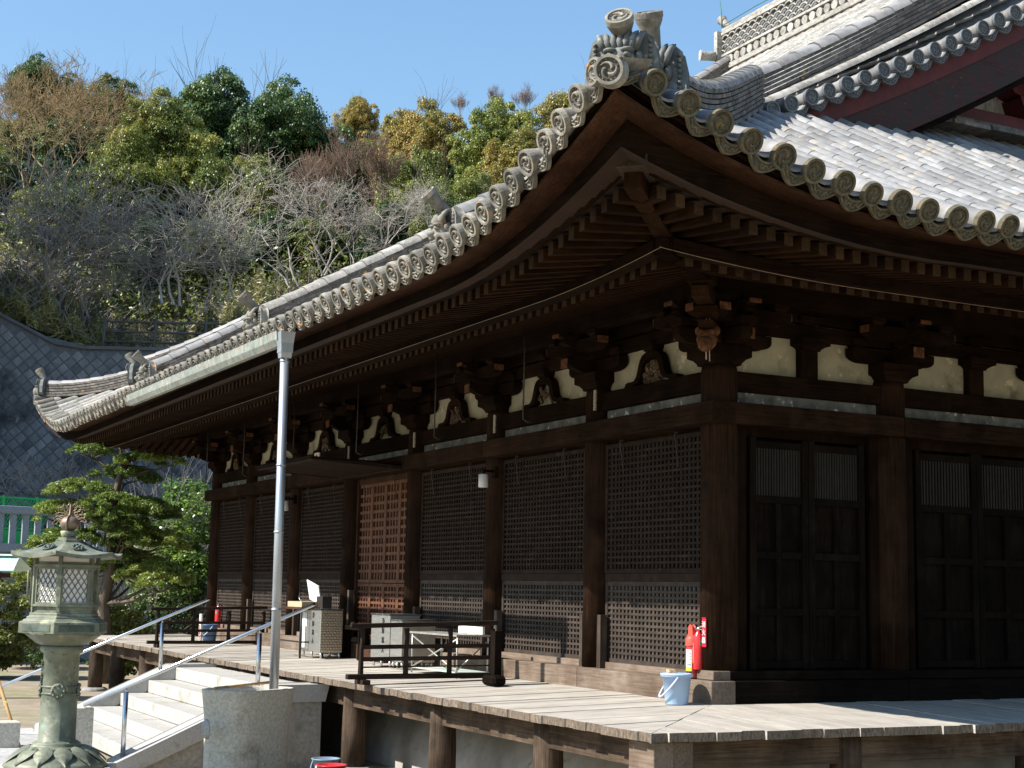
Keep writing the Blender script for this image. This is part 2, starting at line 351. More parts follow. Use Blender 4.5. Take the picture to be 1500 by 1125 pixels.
# ---- ridges: stacked flat tiles under a round cap ----
def ridge(path, w, layers, lh=.05, capr=.10, name='ridge', mats=None, segs=1):
    """path list of Vectors along the foot of the ridge"""
    mb = MB()
    for k in range(layers):
        ww = w*(1-.10*k/max(1, layers-1)) + (.04 if k == 0 else 0)
        # resample to tile lengths with offset
        L = [0]
        for i in range(len(path)-1): L.append(L[-1]+(path[i+1]-path[i]).length)
        tot = L[-1]; s = -(k % 2)*.13
        def at(q):
            q = min(max(q, 0), tot-1e-6)
            for i in range(len(path)-1):
                if q <= L[i+1]: return path[i].lerp(path[i+1], (q-L[i])/(L[i+1]-L[i]))
        while s < tot:
            a = at(max(s, 0)); b = at(min(s+.262, tot))
            if (b-a).length > .02:
                up = Vector((0, 0, (k+.5)*lh)); jj = random.uniform(-.008, .008)
                dr = (b-a).normalized()
                mb.beam(a+up+dr*.002, b+up-dr*.002, ww+jj, lh*.72, 0)
            s += .265
        if k == 0: LL, AT, TOT = L, at, tot
    s = 0; 
    while s < TOT-.05:
        a = AT(s); b = AT(min(s+.31, TOT)); up = Vector((0, 0, layers*lh-.01)); d = (b-a).normalized(); sd = d.cross(Vector((0, 0, 1))).normalized(); n = sd.cross(d)
        V = []
        for c, r, l in ((a, capr*1.02, .008), (b+d*.01, capr*.95, 0)):
            V += [c+up+sd*(math.cos(t)*r*1.15)+n*(math.sin(t)*r*.8+l) for t in ndar]
        mb.add(V, [(k, k+1, 8+k, 7+k) for k in range(6)], 1, True); mb.add([V[i] for i in range(7)], [tuple(range(7))], 1)
        s += .33
    return mb.build(name, mats or [tile_n, tile_s], rf)
def toribusuma(mb, p, d, L, r, rd, mi=0):
    p = Vector(p); d = Vector(d).normalized(); mb.tube([p, p+d*L*.4, p+d*L*.8, p+d*L*.95, p+d*L], [r, r, r*1.05, rd*.95, rd], 16, mi)
onig_m = mat('ornament_tile', (.17, .175, .165), (.08, .085, .08), scale=10, rough=.7, bump=.5, isl=.1, spots=((12, (.30, .29, .25), .58, .70),))
def onigawara(name, base, out, h, w, parent, disc=True, tor=True, mm=None, tl=.34, tr=.075, tup=.8):
    """demon-face ridge end: shield back plate, face lumps, tusked brow, beads and raised disc cylinder"""
    out = Vector(out).normalized(); sd = Vector((0, 0, 1)).cross(out).normalized(); up = Vector((0, 0, 1)); b = Vector(base)
    root = MB(); T = lambda u, v, t: b+sd*u+up*v+out*t
    pl = [(-w*.46, .03), (w*.46, .03), (w*.56, h*.25), (w*.57, h*.6), (w*.50, h*.90), (w*.36, h*1.02), (0, h*.9), (-w*.36, h*1.02), (-w*.50, h*.90), (-w*.57, h*.6), (-w*.56, h*.25)]
    root.prism(pl, T, -.06, .05)
    ro = root.build(name, mm or onig_m, parent); bevel(ro, .02, 2)
    fb = MB()
    def lump(u, v, t, ru, rv, rt):
        V = []; n = 10; m = 6
        for i in range(m+1):
            ph = math.pi*i/m
            V += [T(u+ru*math.sin(ph)*math.cos(2*math.pi*k/n), v+rv*math.cos(ph), t+rt*math.sin(ph)*math.sin(2*math.pi*k/n)) for k in range(n)]
        fb.add(V, [(i*n+k, i*n+(k+1) % n, (i+1)*n+(k+1) % n, (i+1)*n+k) for i in range(m) for k in range(n)], 0, True)
    lump(0, h*.48, .08, w*.30, h*.30, .13); lump(0, h*.42, .20, w*.10, h*.10, .07)
    for q in (-1, 1):
        lump(q*w*.15, h*.55, .17, w*.075, h*.055, .05); lump(q*w*.15, h*.64, .17, w*.13, h*.05, .06); lump(q*w*.17, h*.36, .16, w*.10, h*.09, .06)
        lump(q*w*.30, h*.58, .08, w*.07, h*.12, .05)
        fb.tube([T(q*w*.10, h*.30, .16), T(q*w*.12, h*.22, .18), T(q*w*.09, h*.16, .17)], [.018, .014, .004], 6)
        for i in range(10): lump(q*w*.49, h*(.06+.09*i), .055, w*.042, h*.036, .025)
    for i in range(5): lump((i-2)*w*.08, h*.24, .19, w*.04, h*.035, .02)
    for i in range(7):
        u = (i-3)*w*.11
        fb.tube([T(u*.8, h*.68, .12), T(u, h*.82, .15), T(u*1.15, h*.96, .12), T(u*1.3, h*(1.02+.02*(i % 2)), .08)], [w*.055, w*.065, w*.05, w*.02], 7)
    fb.build('demon_face', mm or onig_m, ro)
    if tor:
        d = (out*.55+up*tup).normalized(); tm = eave_tile_mesh('raised_disc', tr*1.45, [mm or tile_cap, relief, mm or tile_cap], tail=tl, rt=tr)
        p = T(0, h*.98, .04)+d*tl
        y = -d; x = sd; z = x.cross(y); inst(tm, 'raised_disc', ro, frame(p, x, y, z))
    return ro
def Hh(d): return H(E-d, -E+d)
# near hip ridge, two tiers
hp = lambda d: Vector((E-d, -E+d, Hh(d)+.03))
ridge([hp(x) for x in np.linspace(.22, 1.35, 6)], .26, 4, .05, .10, 'hip_ridge')
ridge([hp(x) for x in np.linspace(1.15, 4.5, 12)], .30, 8, .05, .12, 'hip_ridge')
onigawara('ridge_end_ornament', Vector((2.80, -2.80, 4.55)), (1, -1, .0), .42, .42, rf, tl=.14, tr=.072, tup=.45)
onigawara('ridge_end_ornament', hp(.92)+Vector((0, 0, .0)), (1, -1, 0), .50, .46, rf, tl=.26, tr=.078, tup=1.1)
# far hip ridge
hq = lambda d: Vector((XL-E+d, -E+d, H(XL-E+d, -E+d)+.03))
ridge([hq(x) for x in np.linspace(.22, 1.9, 8)], .26, 5, .055, .10, 'hip_ridge')
ridge([hq(x) for x in np.linspace(1.75, 4.5, 10)], .30, 8, .055, .12, 'hip_ridge')
onigawara('ridge_end_ornament', hq(.16), (-1, -1, 0), .36, .34, rf, tl=.22, tr=.06)
onigawara('ridge_end_ornament', hq(1.62), (-1, -1, 0), .42, .36, rf, tl=.22, tr=.06)
# descending ridges on the front slope
for (xx, top) in ((-1.84, YB/2), (-8.15, 1.2), (XL+2.2, YB/2)):
    ys_ = np.linspace(-1.95, top, 26)
    ridge([Vector((xx, y, max(H(xx, y) if y < 1.2 else HM(xx, y), 0)+.03)) for y in ys_], .32, 6, .055, .14, 'descending_ridge', mats=[tile_n, tile_f if top < 5 else tile_s])
    onigawara('ridge_end_ornament', (xx, -2.02, H(xx, -2.02)), (0, -1, 0), .42, .36, rf, mm=tile_cap, tl=.26, tr=.06, tup=.45)
# main ridge with wave-pattern band
mr = MB(); yr = YB/2; zr = HM(-8, yr)-.02; xa, xb = XL+2.0, -2.0
for k, (w, h0, h1) in enumerate(((.50, 0, .06), (.46, .07, .12), (.40, .36, .41), (.40, .86, .92), (.34, .93, .97))): mr.bb(xa, xb, yr-w/2, yr+w/2, zr+h0, zr+h1, 0)
mr.bb(xa+.02, xb-.02, yr-.12, yr+.12, zr+.1, zr+.95, 2)
x = xa+.1
while x < xb:
    mr.tube([(x, yr-.19, zr+.24), (x, yr-.13, zr+.24)], [.095, .095], 14, 1, sm=False); x += .235
for row in range(4):
    x = xa+.12*(row % 2)
    while x < xb:
        mr.tube([(x+.125*math.cos(t), yr-.17, zr+.42+row*.105+.10*math.sin(t)) for t in np.linspace(0, math.pi, 7)], .02, 5, 0); x += .25
mr.tube([(xa-.1, yr, zr+1.0), (xb, yr, zr+1.0)], .12, 12, 1); mr.build('main_ridge', [tile_f, tile_f, tile_d], rf)
e1 = MB(); toribusuma(e1, (xa+.1, yr, zr+1.0), (-.7, -.0, .7), .5, .09, .12); e1.bb(xa-.12, xa, yr-.3, yr+.3, zr-.1, zr+.95, 0); toribusuma(e1, (xa, yr-.35, zr+.35), (-.3, -.95, 0), .35, .1, .12)
e1.build('main_ridge_end', tile_f, rf)
lr = MB(); lr.tube([(xa-.1, yr-.1, zr+1.1), (xa-.12, yr-.1, zr+1.45), (xa-.22, yr-.1, zr+1.9)], .014, 5)
lr.tube([(xa-.1, yr-.1, zr+1.12)]+[(xa+1.2*i, yr-.12, zr+1.13+.03*(i % 2)) for i in range(10)], .012, 5)
lr.build('lightning_cable', mat('patina_wire', (.08, .20, .16), rough=.6, bump=0), rf)
# verge tiles on the gable edge
vs = list(np.arange(4.55, 13.3, .262))
for i, s in enumerate(vs):
    y = -E+s; z = Zv(s); sl = .44+.036*(s-4.65)
    t = Vector((0, 1, sl)).normalized(); u = Vector((-1, 0, .02)).normalized(); n = u.cross(t); n = n if n.z > 0 else -n
    inst(em_v, 'verge_tile', rf, jit(frame(Vector((GX+.14, y, z)), t, u, n), .05))
    if i < len(vs)-1: inst(pm_v, 'verge_pan_tile', rf, jit(frame(Vector((GX+.08, y+.13, z+.02)), t*.95, u, n*1.15), .03))
vb = MB()  # round tile run along the verge and board behind
P = [Vector((GX-.40, -E+s, Zv(s)+.10)) for s in np.arange(4.4, 13.4, .3)]
coverrow(vb, P, Vector((1, 0, 0)), .10, .085); vb.build('verge_cover_tiles', tile_s, rf)
# bargeboard (red over weathered dark) + gable wall
def vline(s): return Vector((0, -E+s, Zv(s)))
redp = mat('red_paint', (.085, .02, .017), (.045, .014, .012), scale=5, rough=.65, bump=.4, grain=(4, 4, 60), spots=((5, (.028, .018, .015), .42, .56), (16, (.20, .13, .10), .68, .74)))
redp2 = mat('red_paint_clean', (.12, .018, .016), (.07, .014, .012), scale=5, rough=.6, bump=.2)
for nm, xo, z0, z1, m_ in (('bargeboard', GX-.02, -.36, -.10, redp2), ('bargeboard', GX-.05, -.82, -.34, redp), ('verge_soffit_board', GX-.10, -.90, -.80, wood('y', 'black'))):
    mb = MB(); V = []; F = []; ss = np.arange(4.15, 13.5, .4)
    for s in ss:
        yy, zz = -E+s, Zv(s)
        hh = (z0 if z0 < -.8 or True else z0)*(1+.018*(s-4.6))
        for xo_ in (xo, xo-.09): V += [(xo_, yy, zz+hh), (xo_, yy, zz+z1)]
    for i in range(len(ss)-1):
        o = 4*i; F += [(o, o+4, o+5, o+1), (o+2, o+3, o+7, o+6), (o, o+2, o+6, o+4), (o+1, o+5, o+7, o+3)]
    F += [(0, 1, 3, 2)]
    mb.add(V, F); mb.build(nm, m_, rf)
    mb = MB(); mb.add([(v[0], YB-v[1], v[2]) for v in V], F); mb.build(nm, m_, rf)
sf = MB(); sf.grid([[Vector((x, -E+s, Zv(s)-.12+(.0 if x > -1.5 else .25))) for x in (GX-.05, -2.6)] for s in np.arange(4.3, 13.5, .5)], 0, False)
sf.grid([[Vector((x, YB+E-s, Zv(s)-.12+(.0 if x > -1.5 else .25))) for x in (GX-.05, -2.6)] for s in np.arange(4.3, 13.5, .5)], 0, False); sf.build('verge_soffit', wood('x', 'dark'), rf)
whitew = mat('aged_white_board', (.55, .55, .52), (.30, .30, .28), scale=3, rough=.85, bump=.4, grain=(30, 30, 2), spots=((4, (.22, .20, .17), .55, .7),))
gxw = -2.35; gzb = H(gxw, 6)
gw = MB(); gys = np.linspace(2.4, YB-2.4, 30); gw.grid([[Vector((gxw, y, gzb-.2)), Vector((gxw, y, max(gzb-.15, Zv(min(y, YB-y)+E)-.1)))] for y in gys], 0, False); gw.build('gable_wall', whitew, rf)
gb = MB(); gb.bb(gxw, gxw+.22, 2.9, YB-2.9, gzb-.02, gzb+.30)
yy = 3.0
while yy < 18:
    gtop = Zv(min(yy, YB-yy)+E)-.35; gb.bb(gxw+.0, gxw+.12, yy-.13, yy+.13, gzb+.34, max(gzb+.36, gtop))
    if gtop < gzb+1.5: yy += 1.75; continue
    pl = [(-.55, .50), (-.52, .38), (-.40, .26), (-.22, .22), (.22, .22), (.40, .26), (.52, .38), (.55, .50)]
    gb.prism(pl, lambda u, v, t: Vector((gxw+t, yy+u, gzb+.34+v)), .0, .3)
    pl = [(-.26, .0), (.26, 0), (.34, .2), (-.34, .2)]
    gb.prism(pl, lambda u, v, t: Vector((gxw+t, yy+u, gzb+.34+v)), .0, .34)
    gb.prism([(-.16, .28), (.10, .16), (.30, .20), (.52, .36), (.62, .62), (.30, .80), (.05, 1.1), (-.16, 1.1)], lambda u, v, t: Vector((gxw+.32+u*.6, yy+t, gzb+.30+v)), -.07, .07)
    yy += 1.75
gb.bb(gxw, gxw+.18, 6.2, YB-6.2, gzb+1.25, gzb+1.45); bevel(gb.build('gable_frame', redp2, rf), .01)
for y0 in np.arange(4.4, 16, .875):
    wp = MB(); wp.bb(gxw+.02, gxw+.05, y0+.2, y0+.66, gzb+.32, min(gzb+1.2, max(gzb+.34, Zv(min(y0, YB-y0)+E)-.5))); wp.build('gable_plaster_panel', whitew, rf)
nb = MB()
for k in range(3):
    y = 2.2+.1*k
    while y < YB-2.3: nb.bb(gxw+.12, gxw+.72-.10*k+random.uniform(-.03, .03), y, y+.30, gzb-.16+.06*k, gzb-.115+.06*k+random.uniform(0, .01)); y += .305
nb.build('gable_base_tiles', tile_n, rf)
# bowed tile course closing the hip against the verge (in front of the verge foot)
bow = MB()
for k in range(5):
    for i in range(14):
        u = i/13; x = GX+.35-.75*u+.0; y = .62+.75*u-.42*math.sin(u*math.pi)*.6
        ang = math.atan2(.75, -.75)
        bow.box((x+.22, y, H(x, y)+.08+.055*k+.10*u), (.075, .34+.02*(k == 4), .045), 0, Matrix.Rotation(ang-math.pi/2+(.5-u)*.9, 3, 'Z'))
bow.build('bowed_ridge_end', tile_s, rf)
# ---------------- under the eaves ----------------
LF, LS = 16.58, 20.9
def Rc(a, o, L): return R_(min(a+E, L-a+E))+(.115*min(1, max(0, min(a+E, L-a+E)-.3*o)/2.6) if L == LS else 0)
def zbase(a, o, L): return 4.02-.275*o+.30*Rc(a, o, L)*min(1, max(0, o)/1.8)
def zfly(a, o, L): return 3.70-.195*(o-1.75)+.65*Rc(a, o, L)*max(0, (o-.3)/2.3)
def strip(mb, T, L, o0, o1, f0, f1, n=70, mi=0, flip=False):
    P = []
    for i in range(n+1):
        u = i/n; r = []
        for o, f in ((o0, f0), (o1, f1)):
            a = -o+(L+2*o)*(u**1 if True else u); a = -o+(L+2*o)*(.5-.5*math.cos(math.pi*u)); r.append(T(a, o, f(a, o, L)))
        P.append(r)
    mb.grid(P, mi, False)
def board(mb, T, L, o0, o1, z0, z1, k, n=80, mi=0, k1=None):
    """long curved board: section o0..o1 x z0..z1, lifted by k*R"""
    Q = []
    for i in range(n+1):
        u = .5-.5*math.cos(math.pi*i/n); r = []
        for o, z, kk in ((o0, z0, k), (o1, z0, k), (o1, z1, k1 or k), (o0, z1, k1 or k), (o0, z0, k)):
            a = -o+(L+2*o)*u; r.append(T(a, o, z+kk*Rc(a, o, L)))
        Q.append(r)
    mb.grid(Q, mi, False)
eav = MB(); eavk = MB()
TL = lambda a, o, z: Vector((XL-o, a, z))
for T, L in ((TF, LF), (TS, LS), (TL, LS)):
    strip(eav, T, L, 0, 1.85, lambda a, o, l: zbase(a, o, l)+.105, lambda a, o, l: zbase(a, o, l)+.105)
    strip(eav, T, L, 1.75, 2.85, lambda a, o, l: zfly(a, o, l)+.105, lambda a, o, l: zfly(a, o, l)+.105)
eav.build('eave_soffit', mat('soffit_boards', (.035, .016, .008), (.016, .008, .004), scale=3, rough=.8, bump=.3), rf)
for nm, args, tone in (('inner_eave_board', (1.76, 1.88, 3.595, 3.70, .30), 'dark'), ('eave_board', (2.60, 2.74, 3.625, 3.75, .72), 'dark'), ('outer_eave_board', (2.58, 2.97, 3.752, 3.782, .90), 'red'), ('roof_edge_underside', (1.8, 2.95, 3.79, 3.80, .93), 'dark'), ('rafter_closing_board', (1.73, 1.755, 3.60, 3.86, .40), 'dark')):
    for T, L, ax in ((TF, LF, 'x'), (TS, LS, 'y'), (TL, LS, 'y')):
        mb = MB(); board(mb, T, L, *args, k1=.90 if nm == 'eave_board' else None); mb.build(nm, wood(ax, tone), rf)
tb_ = MB(); board(tb_, TF, LF, 2.80, 2.99, 3.79, 3.81, .98); board(tb_, TS, LS, 2.80, 2.99, 3.79, 3.81, .98); tb_.build('tile_batten', wood('x', 'dark'), rf)
# rafters
rw, rh = .082, .10
mbase = {}
def rafter(T, a, o0, o1, f, L, name, mats, mb=None):
    own = mb is None; mb = mb or MB()
    P = []; no = 5
    for i in range(no):
        o = o0+(o1-o0)*i/(no-1); z = f(a, o, L)
        P.append([T(a-rw/2, o, z), T(a+rw/2, o, z), T(a+rw/2, o, z+rh), T(a-rw/2, o, z+rh), T(a-rw/2, o, z)])
    mb.grid(P, 0, False); mb.add(P[-1][:4], [(0, 1, 2, 3)], 1)
    if own: mb.build(name, mats, rf)
rm = {'x': [wood('x', 'soffit'), wood('x', 'end')], 'y': [wood('y', 'soffit'), wood('y', 'end')]}
spc = .168; jobs = []
for T, L, ax in ((TF, LF, 'y'), (TS, LS, 'x'), (TL, LS, 'z')):
    n = int((L+5.2)/spc)
    for i in range(n+1):
        a = -2.5+spc*i
        c = max(0, -a, a-L)   # inside the corner zone rafters start at the hip
        lim = 12 if ax == 'x' else (0 if ax == 'z' else 99)
        if a > lim+8: continue
        if c < 1.66: jobs.append((abs(a) if ax == 'y' else abs(a)*1.4+(90 if ax == 'z' else 0), 'b', T, a, max(.0, c), 1.70, L, ax))
        if c < 2.50: jobs.append((abs(a) if ax == 'y' else abs(a)*1.4+(90 if ax == 'z' else 0), 'f', T, a, max(1.72, c), 2.58, L, ax))
jobs.sort(key=lambda j: j[0]); cnt = {'b': 0, 'f': 0}; rb = {'b': MB(), 'f': MB()}
for (_, k, T, a, o0, o1, L, ax) in jobs:
    cnt[k] += 1; nm = {'b': 'base_rafter', 'f': 'flying_rafter'}[k]; f = zbase if k == 'b' else zfly
    rafter(T, a, o0, o1, f, L, nm, rm['x' if ax == 'z' else ax], None if cnt[k] <= 98 else rb[k])
for k, nm in (('b', 'distant_base_rafters'), ('f', 'distant_flying_rafters')): tag(rb[k].build(nm, rm['y'], rf), kind='stuff')
# hip rafters on both visible corners
wd = wood('x', 'dark')
for (cx, sx) in ((0, 1), (XL, -1)):
    D = lambda d, z, w=0: Vector((cx+sx*d+w*.7071*sx, -d+w*.7071, z))
    mb = MB()
    for (d0, z0, d1, z1, w, h) in ((.1, 3.86, 1.84, 3.665, .16, .14), (1.65, 3.775, 2.58, 3.935, .14, .26)):
        mb.beam(D(d0, z0+h/2), D(d1, z1+h/2), w, h, 0)
        bevel(mb.build('hip_rafter', [wood('z', 'soffit')], rf), .006)
    ub = MB(); ub.beam(D(2.42, 4.075), D(2.66, 4.115), .26, .085); ub.build('hip_rafter_cap', wood('z', 'grey'), rf)
# purlin + fine wires
for T, L, ax in ((TF, LF, 'x'), (TS, LS, 'y')):
    mb = MB(); board(mb, T, L, .25, .41, 3.735, 3.915, .0, n=12); tb(mb, T, -.0, L, -.05, .10, 3.66, 3.99); mb.build('eave_purlin', wood(ax, 'dark'), hall)
    wr = MB(); wr.tube([T(-1.9+(L+3.8)*(.5-.5*math.cos(math.pi*i/60)), 1.89, 3.60+.30*R_(min(-1.9+(L+3.8)*(.5-.5*math.cos(math.pi*i/60))+E, 99))) for i in range(61)], .0035, 4)
    wr.tube([T(a, .425, 3.93) for a in (0, L/2, L)], .003, 4); wr.build('bird_wire', mat('wire', (.28, .20, .14), rough=.5, bump=0), hall)
# ---------------- walls ----------------
plaster = mat('old_plaster', (.42, .385, .27), (.30, .275, .20), scale=3.5, rough=.95, bump=.25, spots=((3.2, (.17, .145, .11), .56, .72), (8, (.54, .48, .34), .62, .66)))
plaster2 = mat('grey_plaster', (.21, .21, .19), (.075, .072, .07), scale=6, rough=.95, bump=.3, spots=((11, (.62, .60, .55), .6, .7),))
wl = MB(); 
for T, L in ((TF, LF), (TS, LS)): tb(wl, T, 0, L, -.14, -.02, 2.6, 3.72)
wl.bb(XL, 0, YB-.1, YB, 0, 4); wl.bb(XL, XL+.12, 0, YB, 0, 4)
wl.build('upper_wall', plaster, hall)
wg = MB()
for T, L in ((TF, LF), (TS, LS)): tb(wg, T, 0, L, -.02, .03, 2.7, 2.93)
wg.build('plaster_strip', plaster2, hall)
for T, L, ax in ((TF, LF, 'x'), (TS, LS, 'y')):
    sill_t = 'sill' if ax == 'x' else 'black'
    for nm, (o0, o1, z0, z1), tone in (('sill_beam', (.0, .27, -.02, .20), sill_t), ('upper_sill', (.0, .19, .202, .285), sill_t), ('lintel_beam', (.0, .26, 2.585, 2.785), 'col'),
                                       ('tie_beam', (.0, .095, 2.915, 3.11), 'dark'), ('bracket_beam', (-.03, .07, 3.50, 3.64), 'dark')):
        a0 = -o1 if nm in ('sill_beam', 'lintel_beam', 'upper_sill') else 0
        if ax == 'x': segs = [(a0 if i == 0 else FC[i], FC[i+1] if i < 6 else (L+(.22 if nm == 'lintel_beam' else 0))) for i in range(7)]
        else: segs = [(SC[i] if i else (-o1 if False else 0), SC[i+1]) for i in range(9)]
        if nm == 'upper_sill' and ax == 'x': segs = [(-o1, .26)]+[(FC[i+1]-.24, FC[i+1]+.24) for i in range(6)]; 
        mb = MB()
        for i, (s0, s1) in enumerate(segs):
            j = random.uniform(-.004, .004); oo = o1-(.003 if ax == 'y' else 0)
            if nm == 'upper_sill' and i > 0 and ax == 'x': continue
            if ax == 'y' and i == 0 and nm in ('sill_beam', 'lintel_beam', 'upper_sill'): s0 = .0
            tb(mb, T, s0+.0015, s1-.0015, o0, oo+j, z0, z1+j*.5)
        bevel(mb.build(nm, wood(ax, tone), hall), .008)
us = MB(); us.bb(XL, -.3, -.08, -.005, .20, .265); us.build('lower_frame_rail', wood('x', 'sill'), hall)
# floor + roof-void darkness blocker: inner walls behind panels
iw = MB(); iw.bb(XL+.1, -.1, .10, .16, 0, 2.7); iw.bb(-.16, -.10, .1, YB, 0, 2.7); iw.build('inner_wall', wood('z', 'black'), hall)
# columns
def column_mesh(z0, z1, r):
    mb = MB(); mb.lathe([(r, z0), (r*1.0, (z0+z1)/2), (r*.985, z1-.06), (r*.93, z1)], n=28); return mb
cols = []
cmz = column_mesh(.202, 3.15, .178).mesh('column', wood('z', 'col'))
for a in FC: cols.append(inst(cmz, 'column', hall, Matrix.Translation((-a, 0, 0))))
for a in SC[1:]: inst(cmz, 'column', hall, Matrix.Translation((0, a, 0)))
# kick posts beside columns (front)
for i, a in enumerate(FC[1:7]):
    kp = MB(); kp.bb(-a+.19, -a+.26, -.14, -.06, .2, .75 if i != 3 else .95); kp.build('shutter_stop_post', wood('z', 'grey'), hall)
    kp = MB(); kp.bb(-a-.25, -a-.19, -.10, -.04, .2, .75); kp.build('shutter_stop_post', wood('z', 'grey'), hall)
# lattice shutters
lat = wood('x', 'rail'); latm2 = mat('sunlit_lattice_wood', (.056, .040, .030), (.027, .019, .014), scale=7, rough=.8, bump=.3, isl=.22)  # latm2: lower lattice, paler copy with the sunlight put into its colour
latm = mat('shaded_lattice_wood', (.034, .020, .013), (.015, .009, .006), scale=7, rough=.75, bump=.3, isl=.22, spots=((5, (.05, .034, .024), .58, .74),), spec=.1)  # same wood for the upper lattice, eave shade put into its colour
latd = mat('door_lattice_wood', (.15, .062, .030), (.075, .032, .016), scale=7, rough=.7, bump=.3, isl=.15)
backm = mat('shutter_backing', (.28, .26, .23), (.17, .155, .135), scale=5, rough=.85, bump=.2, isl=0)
def lattice(x0, x1, z0, z1, y, nx, nz, bw, bh, m, name, dp=.028, T=None):
    T = T or (lambda x, z, d: (x, y-d, z)); mb = MB()
    def bx(xa, xb, za, zb, da, db):
        vs = [T(x_, z_, d_) for x_ in (xa, xb) for z_ in (za, zb) for d_ in (da, db)]
        mb.add(vs, [(0, 1, 3, 2), (4, 6, 7, 5), (0, 4, 5, 1), (2, 3, 7, 6), (0, 2, 6, 4), (1, 5, 7, 3)])
    f = .045
    bx(x0, x0+f, z0, z1, -.01, dp+.012); bx(x1-f, x1, z0, z1, -.01, dp+.012); bx(x0+f, x1-f, z0, z0+f, -.01, dp+.010); bx(x0+f, x1-f, z1-f, z1, -.01, dp+.010)
    xi0, xi1, zi0, zi1 = x0+f, x1-f, z0+f, z1-f
    for i in range(1, nx):
        c = xi0+(xi1-xi0)*i/nx+random.uniform(-.001, .001); bx(c-bw/2, c+bw/2, zi0, zi1, 0, dp)
    for j in range(1, nz):
        c = zi0+(zi1-zi0)*j/nz; bx(xi0, xi1, c-bh/2, c+bh/2, 0.002, dp+.004)
    return mb.build(name, m, hall)
for i in range(7):
    a0, a1 = FC[i]+.18, FC[i+1]-.18; x0, x1 = -a1, -a0; w = x1-x0
    bk = MB()
    if i == 3:
        for k in range(4):
            xa = x0+w*k/4; xb = x0+w*(k+1)/4-.004
            lattice(xa, xb, .27, 1.05, .04, 4, 9, .03, .035, latd, 'door_lattice'); lattice(xa, xb, 1.06, 2.50, .04, 4, 11, .036, .042, latd, 'door_lattice')
        bk.bb(x0, x1, .10, .11, .2, 2.6); bk.build('door_backing', mat('door_dark', (.05, .045, .04), rough=.8), hall)
        mr_ = MB(); mr_.bb(x0, x1, -.02, .05, 2.50, 2.6); mr_.bb(x0-.02, x0+.05, -.03, .05, .2, 2.55); mr_.bb(x1-.05, x1+.02, -.03, .05, .2, 2.55); mr_.build('door_frame', wood('z', 'red'), hall)
    else:
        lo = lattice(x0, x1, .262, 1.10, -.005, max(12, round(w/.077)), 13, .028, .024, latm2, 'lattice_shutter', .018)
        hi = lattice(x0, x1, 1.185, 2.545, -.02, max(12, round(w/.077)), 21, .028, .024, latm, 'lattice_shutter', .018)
        bk.bb(x0, x1, .001, .012, .2, 1.12); bk.build('shutter_backing', backm, hall); bk = MB(); bk.bb(x0, x1, -.014, -.002, 1.16, 2.6); bk.build('shutter_backing', mat('shaded_backing', (.055, .055, .06), (.03, .03, .033), scale=5, rough=.9, bump=0), hall)  # upper backing is a darker copy, eave shade painted into its colour
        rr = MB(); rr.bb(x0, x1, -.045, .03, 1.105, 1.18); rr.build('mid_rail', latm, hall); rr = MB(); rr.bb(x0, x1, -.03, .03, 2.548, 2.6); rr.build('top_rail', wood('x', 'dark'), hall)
    for q in (.22, .78):
        hk = MB(); xx = x0+w*q; hk.tube([(xx, -.10, 2.60), (xx, -.12, 2.54), (xx, -.085, 2.30), (xx, -.07, 2.22)], .007, 5); hk.tube([(xx-.02, -.1, 2.56), (xx+.02, -.1, 2.56)], .012, 5)
        hk.build('shutter_hook', mat('iron', (.06, .05, .045), rough=.6, bump=0, metal=.5), hall)
# raised lattice shutter over the entrance
x0, x1 = -(FC[4]-.05), -(FC[3]+.05)
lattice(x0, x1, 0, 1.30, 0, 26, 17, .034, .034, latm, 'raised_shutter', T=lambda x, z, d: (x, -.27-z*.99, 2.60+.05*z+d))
tb_m = MB(); tb_m.bb(x0, x1, -1.57, -.27, 2.668, 2.69); tb_m.build('raised_shutter_board', wood('x', 'dark'), hall)
# long iron hooks hanging from the eaves
hr = MB()
for a in (1.75, 3.95, 6.4, 8.9, 11.3, 13.4, 15.7):
    hr = MB(); hr.tube([(-a, -1.2, 3.68), (-a+.01, -1.2, 3.2), (-a, -1.2, 2.72)], .008, 5); hr.tube([(-a, -1.2, 2.72), (-a, -1.14, 2.69), (-a, -1.10, 2.73)], .008, 5)
    hr.build('eave_hook', MT['iron'], hall)
# ---------------- brackets ----------------
def armpoly(hl, h, cut=.16, n=5):
    P = [(-hl, h), (-hl, h*.55)]
    for i in range(1, n+1):
        t = i/n*math.pi/2; P.append((-hl+cut*(1-math.cos(t)), h*.55*(1-math.sin(t))))
    P += [(-p[0], p[1]) for p in P[::-1]]; return P
def block(mb, T, a, o, z, hw, h, mi=0, hb=None):
    hb = hb or hw*.68; k = h*.42
    lv = [(hb, 0), (hb*1.02+.0*(hw-hb), k*.3), (hb+(hw-hb)*.45, k*.75), (hw, k), (hw, h)]
    V = []
    for r, zz in lv: V += [T(a+sx*r, o+sy*r, z+zz) for sx, sy in ((-1, -1), (1, -1), (1, 1), (-1, 1))]
    F = [(i*4+q, i*4+(q+1) % 4, i*4+4+(q+1) % 4, i*4+4+q) for i in range(len(lv)-1) for q in range(4)]+[(0, 3, 2, 1), tuple(4*(len(lv)-1)+q for q in range(4))]
    mb.add(V, F, mi)
ochre = mat('ochre_end', (.17, .065, .022), (.028, .014, .008), scale=18, rough=.85, bump=.5, dist=.5)
carve = mat('carved_panel', (.17, .11, .065), (.03, .018, .012), scale=26, rough=.85, bump=1., bd=.03, dist=1.2, spots=((30, (.55, .50, .40), .62, .68),))
